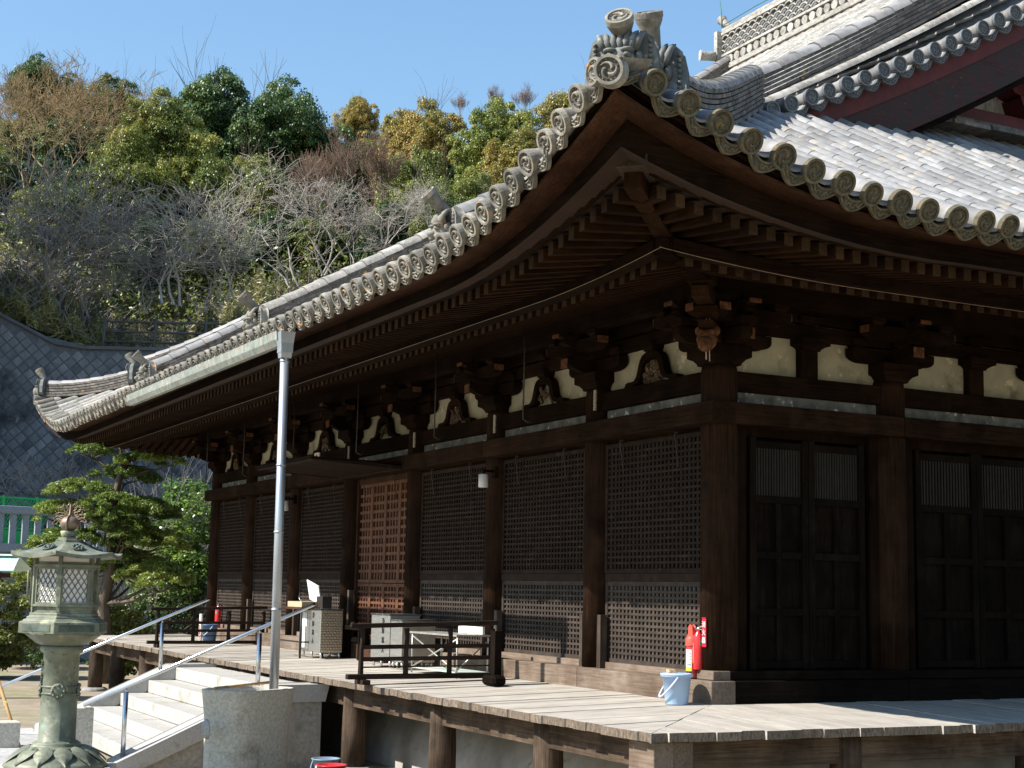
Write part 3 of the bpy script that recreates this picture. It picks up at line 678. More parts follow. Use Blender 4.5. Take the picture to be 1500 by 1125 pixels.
def bracket(T, a, wmat, L, daito=True):
    mb = MB(); A = lambda o0, o1: None
    ap = armpoly(.53, .13)
    mb.prism(ap, lambda u, v, t: T(a+u, t, 3.335+v), .0, .115)           # arm on the wall plane
    mb.prism(armpoly(.56, .12), lambda u, v, t: T(a+u, t, 3.535+v), .27, .39)  # outer arm
    pl = [(0, .13), (0, 0), (.28, 0), (.38, .035), (.44, .075), (.47, .13)]
    mb.prism(pl, lambda u, v, t: T(a+t, u, 3.335+v), -.065, .065)
    pl = [(0, .12), (0, 0), (.42, 0), (.52, .03), (.50, .075), (.58, .12)]
    mb.prism(pl, lambda u, v, t: T(a+t, u, 3.60+v), -.06, .06)
    b0 = mb.build('bracket_arms', [wmat], hall); bevel(b0, .005)
    for poly, f in (([(.471, .0), (.482, .0), (.482, .13), (.471, .13)], lambda u, v, t: T(a+t, u, 3.36+v*.8)), ([(.581, .08), (.592, .08), (.592, .12), (.581, .12)], lambda u, v, t: T(a+t, u, 3.60+v))):
        mb = MB(); mb.prism(poly, f, -.066, .066); mb.build('arm_end_face', ochre, b0)
    for q in (-1, 1): mb = MB(); mb.prism([(q*.561, .05), (q*.570, .05), (q*.570, .12), (q*.561, .12)], lambda u, v, t: T(a+u, t, 3.535+v), .268, .392); mb.build('arm_end_face', ochre, b0)
    d = MB(); block(d, T, a, 0, 3.152, .225 if daito else .215, .18 if daito else .175); bevel(d.build('bearing_block', wmat, b0), .006)
    for (da, o, z, hw, h) in ((-.42, .02, 3.467, .095, .10), (.42, .02, 3.467, .095, .10), (0, .33, 3.467, .10, .07), (-.44, .33, 3.657, .085, .078), (0, .33, 3.657, .085, .078), (.44, .33, 3.657, .085, .078)):
        d = MB(); block(d, T, a+da, o, z, hw, h); d.build('bearing_block', wmat, b0)
for a in FC[1:7]: bracket(TF, a, wood('x', 'dark'), LF)
bracket(TF, FC[7], wood('x', 'dark'), LF)
for a in SC[1:7]: bracket(TS, a, wood('y', 'dark'), LS)
# corner bracket set
bracket(TF, 0, wood('x', 'dark'), LF); bracket(TS, 0, wood('y', 'dark'), LS, False)
cb = MB(); Q = lambda u, v, t: Vector(((u-t)*.7071, -(u+t)*.7071, v))
cb.prism([(0, .13), (0, 0), (.45, 0), (.60, .03), (.70, .08), (.74, .14)], lambda u, v, t: Q(u, 3.335+v, t), -.07, .07)
cb.prism([(0, .13), (0, 0), (.8, 0), (.98, .03), (1.02, .12)], lambda u, v, t: Q(u, 3.62+v, t), -.08, .08)
cbo = cb.build('corner_bracket', wood('x', 'soffit'), hall)
c2 = MB(); block(c2, lambda a, o, z: Q(o+.62, z, a), 0, 0, 3.50, .11, .11); block(c2, lambda a, o, z: Q(o+.9, z, a), 0, 0, 3.73, .12, .12); c2.build('bearing_block', wood('x', 'soffit'), cbo)
ln = MB()
for (u, v, t, r) in ((.66, 3.30, 0, .10), (.74, 3.25, 0, .075), (.62, 3.39, -.07, .05), (.62, 3.39, .07, .05), (.79, 3.23, 0, .045), (.70, 3.36, -.05, .035), (.70, 3.36, .05, .035)):
    c = Q(u, v, t); ln.lathe([(r*math.sin(p)+1e-5, -r*math.cos(p)) for p in np.linspace(0, math.pi, 7)], c, 10)
ln.build('carved_beast_head', ochre, cbo)
tg = MB(); tg.tube([(.46, -.46, 3.62), (.46, -.47, 3.3), (.45, -.46, 3.12)], .008, 4); tg.tube([(.49, -.45, 3.62), (.485, -.45, 3.3), (.49, -.45, 3.10)], .006, 4); tg.build('hanging_cord', mat('cord', (.42, .27, .22), bump=0), hall)
# frog-leg struts with carvings, front bays; posts with caps, side bays
def mirror(P): return P+[(-u, v) for u, v in P[::-1]]
out_ = mirror([(-.50, 0), (-.50, .035), (-.40, .055), (-.33, .04), (-.27, .09), (-.235, .17), (-.215, .24), (-.16, .30), (-.09, .325), (-.085, .335)])
inn_ = mirror([(-.36, 0), (-.24, .03), (-.19, .08), (-.165, .15), (-.14, .21), (-.08, .25)])
for i in range(7):
    a = (FC[i]+FC[i+1])/2; mb = MB()
    P = out_; Qn = inn_
    poly = P+Qn[::-1]
    # build as quads between outer and inner curves
    n = 24
    def rs(C):
        L = [0]
        for k in range(len(C)-1): L.append(L[-1]+math.dist(C[k], C[k+1]))
        o = []
        for k in range(n+1):
            q = L[-1]*k/n; j = max(jj for jj in range(len(L)-1) if L[jj] <= q+1e-9); f = (q-L[j])/max(1e-9, L[j+1]-L[j]); o.append((C[j][0]+(C[j+1][0]-C[j][0])*f, C[j][1]+(C[j+1][1]-C[j][1])*f))
        return o
    Pr, Qr = rs(P), rs(Qn)
    G = [[TF(a+p[0], .0, 3.112+p[1]), TF(a+p[0], .085, 3.112+p[1]), TF(a+q[0], .085, 3.112+q[1]), TF(a+q[0], .0, 3.112+q[1])] for p, q in zip(Pr, Qr)]
    mb.grid(G, 0, False); ks = mb.build('frog_leg_strut', wood('x', 'dark'), hall)
    cv = MB(); nn_ = 9 if i in (0, 2, 4) else 6
    for k in range(60 if i % 2 == 0 else 26):
        u = random.uniform(-.17, .17); v = random.uniform(.02, .22)
        if abs(u) > .19-.35*max(0, v-.12): continue
        if i % 2 and v < .1 and abs(u) < .1: continue
        cv.lathe([(.03*math.sin(p)+1e-5, -.03*math.cos(p)) for p in np.linspace(0, math.pi, 5)], TF(a+u, .03+random.uniform(0, .02), 3.112+v), 6, sx=random.uniform(.5, 1.3), sy=.7)
    cv.build('carved_panel', carve, ks)
    d = MB(); block(d, TF, a, .03, 3.44, .10, .085, hb=.08); d.build('bearing_block', wood('x', 'dark'), ks)
    d2 = MB(); block(d2, TF, a, .03, 3.642, .12, .07); d2.build('bearing_block', wood('x', 'dark'), ks)
for i in range(7):
    a = (SC[i]+SC[i+1])/2; d = MB(); tb(d, TS, a-.105, a+.105, -.02, .06, 3.11, 3.40); ks = d.build('strut_post', wood('z', 'dark'), hall)
    d = MB(); block(d, TS, a, .0, 3.385, .175, .118, hb=.105); d.build('bearing_block', wood('y', 'dark'), ks)
    d = MB(); block(d, TS, a, .0, 3.641, .17, .07, hb=.08); d.build('bearing_block', wood('y', 'dark'), ks)
# small name plaques on the frieze
plq = mat('plaque', (.50, .45, .36), (.10, .08, .06), scale=60, st=(1, 1, 1), rough=.8, bump=.2)
for a, z, w, h in ((2.02, 3.02, .045, .22), (4.42, 2.98, .045, .22), (6.85, 2.98, .045, .2), (9.3, 2.98, .05, .2)):
    d = MB(); d.bb(-a-w/2, -a+w/2, -.20, -.185, z-h/2, z+h/2); d.build('votive_plaque', plq, hall)
d = MB(); d.bb(-10.55, -10.35, -.285, -.265, 2.80, 3.06); d.build('votive_plaque', mat('plaque2', (.6, .55, .45), (.55, .5, .4), scale=5, bump=0), hall)
textmesh('奉\n納', .10, 'plaque_writing', mat('ink', (.02, .02, .02), bump=0), hall, frame((-10.45, -.287, 2.93), (1, 0, 0), (0, 0, 1), (0, -1, 0)))
# ---------------- side doors ----------------
for i in range(8):
    a0, a1 = SC[i]+.18, SC[i+1]-.18; w = a1-a0; fr = .12
    mb = MB(); tb(mb, TS, a0, a0+.10, -.02, .05, .285, 2.6); tb(mb, TS, a1-.10, a1, -.02, .05, .285, 2.6); tb(mb, TS, a0+.1, a1-.1, -.05, .0, 2.50, 2.6); mb.build('door_jambs', wood('z', 'dark'), hall)
    if i > 5: 
        mb = MB(); tb(mb, TS, a0, a1, -.06, -.04, .28, 2.6); mb.build('wall_boards', wood('z', 'black'), hall); continue
    for lf in (0, 1):
        l0 = a0+.15+lf*(w-.30)/2; l1 = l0+(w-.30)/2-.006
        mb = MB(); g = .075
        o0, o1 = -.03, .035
        tb(mb, TS, l0, l0+g, o0, o1+.006, .29, 2.50); tb(mb, TS, l1-g, l1, o0, o1+.006, .29, 2.50)
        zr_ = [.30, .83, 1.38, 1.93, 2.42]
        for z in (.335, .83, 1.37, 1.90, 2.43): tb(mb, TS, l0+g, l1-g, o0, o1, z-.035, z+.035)
        m_ = (l0+l1)/2
        tb(mb, TS, m_-.032, m_+.032, o0, o1-.003, .37, 1.865)
        dr = mb.build('panelled_door', wood('z', 'black'), hall); bevel(dr, .006)
        pb = MB(); tb(pb, TS, l0+g*.5, l1-g*.5, -.025, -.012, .31, 2.45); pb.build('door_panels', wood('z', 'black'), dr)
        sb = MB(); n = 17
        for k in range(n):
            c = l0+g+(l1-l0-2*g)*(k+.5)/n; tb(sb, TS, c-.011, c+.011, -.012, .018, 1.935, 2.395)
        sb.build('door_slats', mat('slat_wood', (.020, .0135, .009), (.009, .006, .0045), scale=9, rough=.75, isl=.25), dr)
# ---------------- veranda ----------------
deckm = mat('deck_wood', (.43, .405, .365), (.35, .325, .29), gl=(.78, 1.05), scale=2.5, rough=.8, bump=.3, bd=.003, isl=.09, grain=(26, 3., 26), spots=((3, (.30, .24, .18), .62, .8),))
deckm2 = mat('deck_wood_side', (.43, .405, .365), (.35, .325, .29), gl=(.78, 1.05), scale=2.5, rough=.8, bump=.3, bd=.003, isl=.09, grain=(3., 26, 26), spots=((3, (.30, .24, .18), .62, .8),))
endm = mat('deck_end', (.21, .165, .12), (.07, .05, .036), scale=20, st=(2.5, 2.5, 1), rough=.9, bump=.9, bd=.01, isl=.22)
DE = 2.06
def zdeck(o): return -.005-.055*(o-.25)/1.8
def planks(T, L, mats, name, a_end):
    mb = MB(); a = -2.2
    while a < a_end:
        w = random.choice((.15, .17, .2, .22, .24)); a1 = min(a+w, a_end)
        oe = DE+random.uniform(-.02, .015); lift = random.uniform(-.004, .004); g = .003
        if a < 0 and T is TF or a < 0: o_in0, o_in1 = max(.1, -a), max(.1, -a1)
        else: o_in0 = o_in1 = .1
        o_in0 = max(.1, -a+.002); o_in1 = max(.1, -a1+.002)
        if a1 <= -DE: a = a1; continue
        aa = max(a, -DE); o_in0 = max(.1, -aa+.002)
        t = .068; ch = .006
        P = [(aa+g, o_in0), (a1-g, o_in1), (a1-g, oe), (aa+g, oe)]
        V = [T(p, o, zdeck(o)+lift) for p, o in P]+[T(p, o, zdeck(o)+lift-t) for p, o in P]
        mb.add(V, [(0, 1, 2, 3), (7, 6, 5, 4), (0, 4, 5, 1), (1, 5, 6, 2), (3, 7, 4, 0)], 0); mb.add(V, [(2, 6, 7, 3)], 1)
        a = a1
    return mb.build(name, mats, ver)
ver = MB(); 
for T, L in ((TF, LF+1.9), (TS, LS)):
    vv = ver if T is TF else MB(); tb(vv, T, -1.70, L, 1.72, 1.86, -.36, -.135)
    for a in (FC if T is TF else SC[:7]):
        if T is TS and a == 0: continue
        tb(vv, T, a-.07, a+.07, 0, 1.7, -.30, -.14)
    if T is TF: vf = vv.build('veranda', [wood('x', 'post')], hall)
    else: vv.build('side_beams', [wood('y', 'post')], vf)
ver = vf
planks(TF, LF, [deckm, endm], 'deck_boards', LF+2.0); planks(TS, LS, [deckm2, endm], 'deck_boards', 14)
# left return of the veranda
lt = MB(); y = -2.0
while y < 8: w = random.choice((.17, .2, .23)); lt.bb(XL-2.0, XL-.1, y+.003, y+w-.003, -.11, -.04); y += w
lt.build('deck_boards', [deckm2], ver)
be = MB(); be.bb(1.62, 1.98, -1.98, -1.80, -.42, -.135); be.bb(1.80, 1.95, -1.80, -1.6, -.40, -.14); bevel(be.build('corner_beam_end', wood('x', 'sill'), ver), .01)
pst = MB(); pst.lathe([(.14, -1.12), (.137, -.6), (.13, -.33), (.13, -.14)], n=18); pstm = pst.mesh('veranda_post', wood('z', 'post'))
for a in FC+[18.4]: inst(pstm, 'veranda_post', ver, Matrix.Translation((-a, -1.80, 0)) @ Matrix.Rotation(random.random()*6, 4, 'Z'))
inst(pstm, 'veranda_post', ver, Matrix.Translation((1.80, -1.80, 0)))
for a in SC[:7]: inst(pstm, 'veranda_post', ver, Matrix.Translation((1.80, a, 0)))
for yy_ in (0, 2, 4.4): inst(pstm, 'veranda_post', ver, Matrix.Translation((XL-1.8, yy_, 0)))
psm = MB(); psm.lathe([(.26, -1.12), (.25, -1.06), (.2, -1.03)], (0, 0, 0), 10)
psm = psm.mesh('post_stone', mat('grey_stone', (.30, .29, .27), (.18, .17, .16), scale=14, rough=.9, bump=.6))
for a in FC+[-1.8, 18.4]: inst(psm, 'post_stone', ver, Matrix.Translation((-a, -1.80, 0)))
# plastered podium mound under the veranda
km = MB(); pr = [(.35, -.30), (.62, -.31), (.85, -.38), (1.02, -.52), (1.12, -.72), (1.16, -.95), (1.17, -1.12)]
for T, L in ((TF, LF), (TS, LS)):
    km.grid([[T(-min(o, 1.2)+(L+2*o)*u, o, z) for o, z in pr] for u in np.linspace(0, 1, 40)], 0, True)
km.build('podium', mat('podium_plaster', (.42, .40, .37), (.27, .25, .22), scale=2.5, rough=.95, bump=.2, spots=((7, (.16, .13, .11), .6, .75),)), hall)
# gutter and downpipe
patina = mat('copper_patina', (.29, .31, .275), (.16, .18, .16), scale=9, rough=.6, bump=.2, isl=.12, spots=((14, (.28, .17, .12), .56, .66), (30, (.55, .62, .56), .6, .7)))
gm = MB(); x = -10.35
while x < -3.5:
    x1 = min(x+.36, -3.42); zo = 3.565+(x+3.4)*(-.006)
    P = [(-3.14, .075), (-3.15, 0), (-3.19, -.055), (-3.26, -.06), (-3.30, 0), (-3.31, .09), (-3.295, .09)]
    gm.grid([[Vector((xx, p[0], zo+p[1]+.02)) for p in P] for xx in (x+.002, x1-.002)], 0, False)
    gm.add([Vector((x1, p[0]*1., zo+p[1]+.02)) for p in P[:6]], [tuple(range(6))], 0)
    x += .36
gut = gm.build('gutter', patina, rf)
zinc = mat('zinc', (.50, .53, .56), (.34, .36, .39), scale=5, st=(1, 1, .25), rough=.42, metal=.75, bump=.08, spots=((3, (.25, .24, .23), .62, .8),))
dpp = MB(); 
dpp.bb(-3.46, -3.32, -3.28, -3.15, 3.44, 3.66, 0); dpp.add([(-3.475, -3.295, 3.66), (-3.305, -3.295, 3.66), (-3.305, -3.135, 3.66), (-3.475, -3.135, 3.66), (-3.44, -3.27, 3.38), (-3.34, -3.27, 3.38), (-3.34, -3.16, 3.38), (-3.44, -3.16, 3.38)], [(0, 1, 5, 4), (1, 2, 6, 5), (2, 3, 7, 6), (3, 0, 4, 7), (0, 3, 2, 1)])
dpo = dpp.build('downpipe_head', zinc, gut)
dq = MB(); dq.tube([(-3.39, -3.215, 3.44), (-3.31, -3.21, -.22)], .048, 18); 
for z in (3.36, 2.25, 1.55, .75): dq.tube([(-3.39+.08*(3.44-z)/3.66, -3.215, z), (-3.39+.08*(3.44-z)/3.66, -3.215, z-.02)], .052, 18)
dq.build('downpipe', zinc, gut)
# wall lamps
for (x,) in ((-4.35,), (-11.65,)):
    mb = MB(); mb.lathe([(.055, 0), (.06, .01), (.06, .15), (.045, .16)], (x, -.36, 2.20), 16); lp = mb.build('wall_lamp', mat('lamp_white', (.75, .73, .68), rough=.5, bump=0), hall)
    mb = MB(); mb.tube([(x, -.36, 2.36), (x, -.36, 2.40), (x-.02, -.2, 2.40)], .018, 6); mb.bb(x-.06, x+.02, -.22, -.17, 2.32, 2.46); mb.build('lamp_arm', wood('z', 'dark'), lp)
# ======================= PROPS =======================
GZ = -1.10
steel = mat('steel', (.62, .64, .66), (.50, .52, .54), scale=8, rough=.22, metal=1, bump=.06)
steel_b = mat('brushed_steel', (.60, .60, .58), (.46, .45, .43), scale=6, st=(1, 1, 6), rough=.38, metal=.9, bump=.1)
granite = mat('granite', (.44, .425, .39), (.32, .305, .28), scale=60, rough=.85, bump=.3, bd=.003, spots=((90, (.17, .16, .15), .60, .66), (2.6, (.24, .21, .16), .56, .76), (9, (.27, .25, .21), .60, .72)))
granite_d = mat('granite_worn', (.60, .56, .48), (.38, .35, .29), scale=34, rough=.9, bump=.5, bd=.004, spots=((55, (.16, .15, .13), .60, .68), (2.5, (.22, .19, .15), .58, .76)))
ink = MT['ink']
# stone steps
st = MB(); xa_, xb_ = -9.62, -5.45
lev = [(-2.04, -2.56, -.185), (-2.56, -2.94, -.36), (-2.94, -3.32, -.535), (-3.32, -3.70, -.71), (-3.70, -4.08, -.885)]
for y1, y0, z in lev:
    x = xa_
    while x < xb_-.05:
        w = random.uniform(.75, 1.3); x1 = min(x+w, xb_)
        if xb_-x1 < .4: x1 = xb_
        st.bb(x+.003, x1-.003, y0, y1+.10, z-.172, z+random.uniform(-.003, .003)); x = x1
st.bb(xa_+.05, xb_-.05, -2.9, -2.05, -1.1, -.56); st.bb(xa_+.05, xb_-.05, -3.6, -2.9, -1.1, -.9)
steps = st.build('stone_steps', granite, None); bevel(steps, .012); steps.name = 'stone_steps'
tag(steps, 'pale granite steps rising to the wooden veranda between two sloping side walls', 'steps')
def cheek(x0, x1, lab):
    mb = MB(); pl = [(-2.02, -.19), (-2.60, -.20), (-4.36, -1.0), (-4.75, -1.02), (-4.75, -1.12), (-2.02, -1.12)]
    T = lambda u, v, t: Vector((t, u, v))
    mb.prism([(-2.04, -.30), (-2.58, -.31), (-4.3, -1.09), (-4.3, -1.12), (-2.04, -1.12)], T, x0+.04, x1-.04)
    o = mb.build('stair_side_wall', mat('side_wall_stone', (.36, .34, .29), (.22, .205, .175), scale=20, rough=.95, bump=.5, spots=((2.5, (.13, .12, .10), .55, .72),)), None)
    m2 = MB(); m2.prism([(-1.98, -.15), (-2.6, -.16), (-4.38, -.97), (-4.38, -1.10), (-4.30, -1.10), (-2.58, -.33), (-2.02, -.32)], T, x0, x1)
    bevel(m2.build('coping', granite, o), .015)
    return tag(o, lab, 'wall')
cheek(-5.45, -5.02, 'granite capped side wall right of the steps, next to the stone water tub')
cheek(-10.0, -9.62, 'granite capped side wall on the far left side of the steps')
def handrail(x, lab, y_end=-4.72):
    mb = MB(); p0 = Vector((x, -2.12, .765)); p1 = Vector((x, y_end, .765-(abs(y_end)-2.12)*.432))
    mb.tube([p0+Vector((0, .03, .015)), p0, p1], .021, 12); o = mb.build('stair_handrail', steel, None)
    for yb, zb in ((-2.75, -.24), (-4.26, -.95)):
        m2 = MB(); zt = .765-(abs(yb)-2.12)*.432-.03; m2.tube([(x, yb, zb), (x, yb, zt-.03)], .028, 12); m2.tube([(x, yb, zt-.05), (x, yb, zt+.02)], .012, 8); m2.lathe([(.045, 0), (.045, .012)], (x, yb, zb), 12); m2.build('post', steel, o)
    return tag(o, lab, 'handrail', 'steel handrails of the steps')
handrail(-5.28, 'polished steel handrail on the right side of the steps, passing behind the downpipe')
handrail(-9.75, 'polished steel handrail on the far left side of the steps', -5.2)
nw = MB(); nw.bb(-5.55, -5.27, -4.86, -4.60, GZ, -.38); bevel(nw.build('granite_post', granite_d, None), .012)
tag(bpy.data.objects['granite_post'], 'square grey granite post at the foot of the steps, right of the lantern', 'post')
# stone water tub
tub = MB(); cx, cy = -3.38, -3.45; th = math.atan2(.875, -.663); ca, sa = math.cos(th), math.sin(th); ea, eb = .57, .30
prof = [(1.0, -1.03), (.985, -.25), (.965, 0)]
lv = [(.90, -1.10), (.91, -.62), (.935, -.33), (1.0, -.09), (1.01, -.065), (.93, -.06), (.90, -.12), (.82, -.5)]
V = []; n = 48
for k_, z in lv:
    for q in range(n):
        t = 2*math.pi*q/n; e = .62; u = ea*k_*math.copysign(abs(math.cos(t))**e, math.cos(t)); w = eb*k_*math.copysign(abs(math.sin(t))**e, math.sin(t))
        V.append((cx+u*ca-w*sa, cy+u*sa+w*ca, z+(0 if z < -.2 else -.015*u)))
tub.add(V, [(i*n+q, i*n+(q+1) % n, (i+1)*n+(q+1) % n, (i+1)*n+q) for i in range(len(lv)-1) for q in range(n)]+[tuple(7*n+q for q in range(n))], 0, True)
tubo = tub.build('stone_water_tub', granite_d, None); tag(tubo, 'large oval granite water tub with flared rim under the downpipe', 'water tub')
cr = MB(); tq = math.pi+.0; cpos = Vector((cx-ea*.93*ca, cy-ea*.93*sa, -.46)); 
cr.lathe([(.0001, .018), (.05, .03), (.085, .02), (.10, 0)], (0, 0, 0), 16)
for k in range(6): cr.lathe([(.0001, .034), (.02, .03), (.026, .01)], (.05*math.cos(k*1.047), .05*math.sin(k*1.047), 0), 8)
od = Vector((-ca*.45-sa*-.2, -sa*.9, 0)).normalized(); od = Vector((-.1, -1, 0)).normalized(); cpos = Vector((cx-.36, cy-.0, -.42))
fr_ = frame(Vector((cx+.46, cy-.56, -.42)), Vector((1, .3, 0)).normalized(), Vector((0, 0, 1)), Vector((-.1, -1, .0)).normalized())
inst(cr.mesh('crest', granite), 'crest', tubo, fr_)
bw = MB(); bw.tube([(cx+.58*-ca*1.0-.02, cy-.58*sa, -.035), (cx+.60*ca-.1, cy+.60*sa-.05, -.03)], [.012, .016], 8, 0); bo = bw.build('bamboo_pole', mat('bamboo', (.48, .30, .13), (.34, .20, .08), scale=12, rough=.5, bump=.1), None)
tag(bo, 'brown bamboo pole lying across the rim of the stone water tub', 'pole')
# buckets
def bucket(name, loc, r, h, m, lab, lid=False, hm=None, grp=None, rz=0, text=None):
    mb = MB(); mb.lathe([(r*.74, 0), (r*.76, .005), (r*.97, h*.93), (r*1.08, h*.93), (r*1.1, h*.96), (r*1.08, h), (r*.95, h), (r*.72, .02), (.001, .02)], (0, 0, 0), 32)
    o = mb.build(name, m, None, loc); o.rotation_euler[2] = rz; tag(o, lab, 'bucket', grp)
    if lid:
        l = MB(); l.lathe([(r*1.12, h*.98), (r*1.12, h*1.03), (r*.95, h*1.05), (.001, h*1.06)], (0, 0, 0), 32); l.build('lid', m, o)
    hb = MB(); hb.tube([(r*1.05*math.cos(t), -.02-r*1.02*math.sin(t), h*.93-r*1.35*math.sin(t)) for t in np.linspace(0, math.pi, 17)], .009, 8); hb.build('handle', hm or m, o)
    return o
blue = mat('blue_plastic', (.33, .46, .64), (.30, .43, .61), rough=.4, bump=0, spec=.5)
bucket('plastic_bucket', (.08, -.52, -.012), .135, .265, blue, 'pale blue lidded plastic bucket on the veranda at the near corner of the hall', True, mat('bucket_handle', (.55, .62, .78), rough=.35, bump=0), rz=-.35)
wbk = MB(); wbk.bb(-.06, .06, -.03, .03, 0, .028); wbo = wbk.build('wood_block', mat('fresh_wood', (.66, .44, .26), (.52, .33, .18), scale=8, grain=(3, 40, 40), bump=.1), None, (.03, -.55, .27)); wbo.rotation_euler[2] = -.35
tag(wbo, 'small pale wood block lying on the lid of the blue bucket', 'block')
bucket('plastic_bucket', (-14.75, -.62, -.02), .145, .31, mat('navy_plastic', (.07, .13, .24), rough=.4, bump=0), 'dark blue plastic bucket at the far end of the veranda below the extinguisher', False, mat('bh2', (.5, .6, .7), bump=0), rz=.2)
bucket('plastic_bucket', (-4.42, -2.20, GZ+.02), .15, .17, mat('greyblue_plastic', (.20, .27, .38), rough=.4, bump=0), 'grey blue bucket on the ground beside the stone tub, left of the red one', rz=.5)
bucket('plastic_bucket', (-3.92, -2.32, GZ+.02), .155, .16, mat('red_plastic', (.62, .04, .05), rough=.35, bump=0), 'red bucket on the ground under the veranda edge, right of the grey blue one', False, mat('white_plastic', (.7, .7, .7), bump=0), rz=.9)
# fire extinguishers
redm = mat('extinguisher_red', (.62, .022, .025), (.58, .02, .022), rough=.28, bump=0, spec=.5, coat=.4)
redc = mat('cap_red', (.78, .10, .07), rough=.45, bump=0); lblm = mat('label_white', (.72, .72, .66), rough=.5, bump=0); blk = mat('black_plastic', (.02, .02, .02), rough=.5, bump=0); yel = mat('label_yellow', (.70, .62, .05), bump=0); grn = mat('label_green', (.05, .35, .2), bump=0)
def arc(mb, r, z0, z1, t0, t1, mi): mb.grid([[Vector((r*math.cos(t), r*math.sin(t), z)) for z in (z0, z1)] for t in np.linspace(t0, t1, 14)], mi)
def ext(loc, lab, cover, s=1., rz=0):
    mb = MB(); r = .052
    mb.lathe([(r*.9, 0), (r, .01), (r, .30), (r*.85, .345), (r*.4, .375), (.015, .39)], (0, 0, 0), 26); o = mb.build('fire_extinguisher', redm, None, loc); o.rotation_euler[2] = rz; o.scale = (s, s, s)
    tag(o, lab, 'fire extinguisher')
    l = MB(); t0, t1 = (-2.6, -.6) if cover else (-3.3, -2.2)
    arc(l, r+.0015, .10, .265, t0, t1, 0); arc(l, r+.0015, .065, .10, t0, t1, 1); arc(l, r+.0015, .02, .065, t0, t1, 2)
    for k in range(5 if cover else 0): arc(l, r+.0025, .12+.026*k, .127+.026*k, -1.5, -.75, 2 if k == 0 else 3)
    l.build('label', [lblm, yel, blk, mat('label_grey', (.35, .36, .33), bump=0)], o)
    if cover:
        c = MB(); c.lathe([(r*1.12, .295), (r*1.14, .30), (r*1.12, .36), (r*.8, .395), (.0001, .40)], (0, 0, 0), 24); c.build('cap', redc, o)
        h_ = MB(); h_.prism([(-.034, .385), (-.026, .47), (-.012, .488), (.012, .488), (.026, .47), (.034, .385)], lambda u, v, t: Vector((u, t, v)), -.018, .018); bevel(h_.build('carry_handle', redc, o), .005)
        h_ = MB(); h_.tube([(.02, 0, .455), (.075, -.01, .475)], .006, 6); h_.build('lever', steel, o)
    else:
        h_ = MB(); h_.tube([(0, 0, .39), (0, 0, .42)], .012, 8, 0); h_.box((.03, 0, .425), (.10, .018, .012), 0, Matrix.Rotation(-.3, 3, 'Y')); h_.box((.03, 0, .40), (.10, .016, .01), 0, Matrix.Rotation(.1, 3, 'Y')); h_.tube([(0, .02, .40), (-.03, .06, .38), (-.05, .07, .25), (-.05, .06, .1)], .009, 8, 1)
        h_.build('valve', [steel, blk], o); g_ = MB(); arc(g_, r+.002, .24, .28, -.75, -.35, 0); g_.build('inspection_mark', grn, o)
    return o
us2 = MB()
ext((-.13, -.215, .207), 'red fire extinguisher with bright cap and label, nearer of the two at the hall corner', True)
ext((-.06, -.19, .287), 'red fire extinguisher with hose, behind the capped one at the hall corner', False, .93, .4)
eo = ext((-15.75, -.19, .205), 'red fire extinguisher standing on the sill at the far end of the front wall', False, 1.05, -.4)
sg = MB(); sg.bb(.045, .105, -.215, -.205, .50, .76); sg.bb(.045, .105, -.217, -.2151, .765, .77)
sgo = sg.build('fire_sign', mat('sign_red', (.62, .02, .05), rough=.4, bump=0), None); sgo.location = (-.045, .025, 0)
tag(sgo, 'narrow red sign with white characters on the near corner column above the extinguishers', 'sign')
textmesh('消\n火\n器', .062, 'sign_writing', lblm, sgo, frame((.075, -.2165, .63), (1, 0, 0), (0, 0, 1), (0, -1, 0)), spacing=1.15)
# steel offering boxes
def text_v(t, size, o, pos, X, Z_, m=ink): textmesh('\n'.join(t), size, 'box_writing', m, o, frame(pos, X, (0, 0, 1), Z_), spacing=1.0)
quilt = mat('quilted_steel', (.56, .50, .40), (.42, .37, .29), scale=4, rough=.35, metal=.8, bump=0)
nq = quilt.node_tree; L_ = nq.links; bp = nq.nodes.new('ShaderNodeBump'); bp.inputs['Strength'].default_value = .8; bp.inputs['Distance'].default_value = .02
gq = nq.nodes.new('ShaderNodeNewGeometry'); vq = nq.nodes.new('ShaderNodeTexBrick'); mq = nq.nodes.new('ShaderNodeMapping'); mq.inputs['Rotation'].default_value = (math.pi/2, 0, 0); 
cq = nq.nodes.new('ShaderNodeCombineXYZ'); sq = nq.nodes.new('ShaderNodeSeparateXYZ'); aq = nq.nodes.new('ShaderNodeMath'); L_.new(gq.outputs['Position'], sq.inputs[0]); L_.new(sq.outputs[0], aq.inputs[0]); L_.new(sq.outputs[1], aq.inputs[1]); L_.new(aq.outputs[0], cq.inputs[0]); L_.new(sq.outputs[2], cq.inputs[1])
vq.inputs['Scale'].default_value = 1; vq.inputs['Brick Width'].default_value = .05; vq.inputs['Row Height'].default_value = .036; vq.inputs['Mortar Size'].default_value = .006; vq.inputs['Mortar Smooth'].default_value = 1
L_.new(cq.outputs[0], vq.inputs[0]); L_.new(vq.outputs['Fac'], bp.inputs['Height']); L_.new(bp.outputs[0], nq.nodes['Principled BSDF'].inputs['Normal'])
mxq = nq.nodes.new('ShaderNodeMix'); mxq.data_type = 'RGBA'; L_.new(vq.outputs['Fac'], mxq.inputs[0]); mxq.inputs[6].default_value = (.56, .48, .37, 1); mxq.inputs[7].default_value = (.20, .16, .12, 1); L_.new(mxq.outputs[2], nq.nodes['Principled BSDF'].inputs['Base Color'])
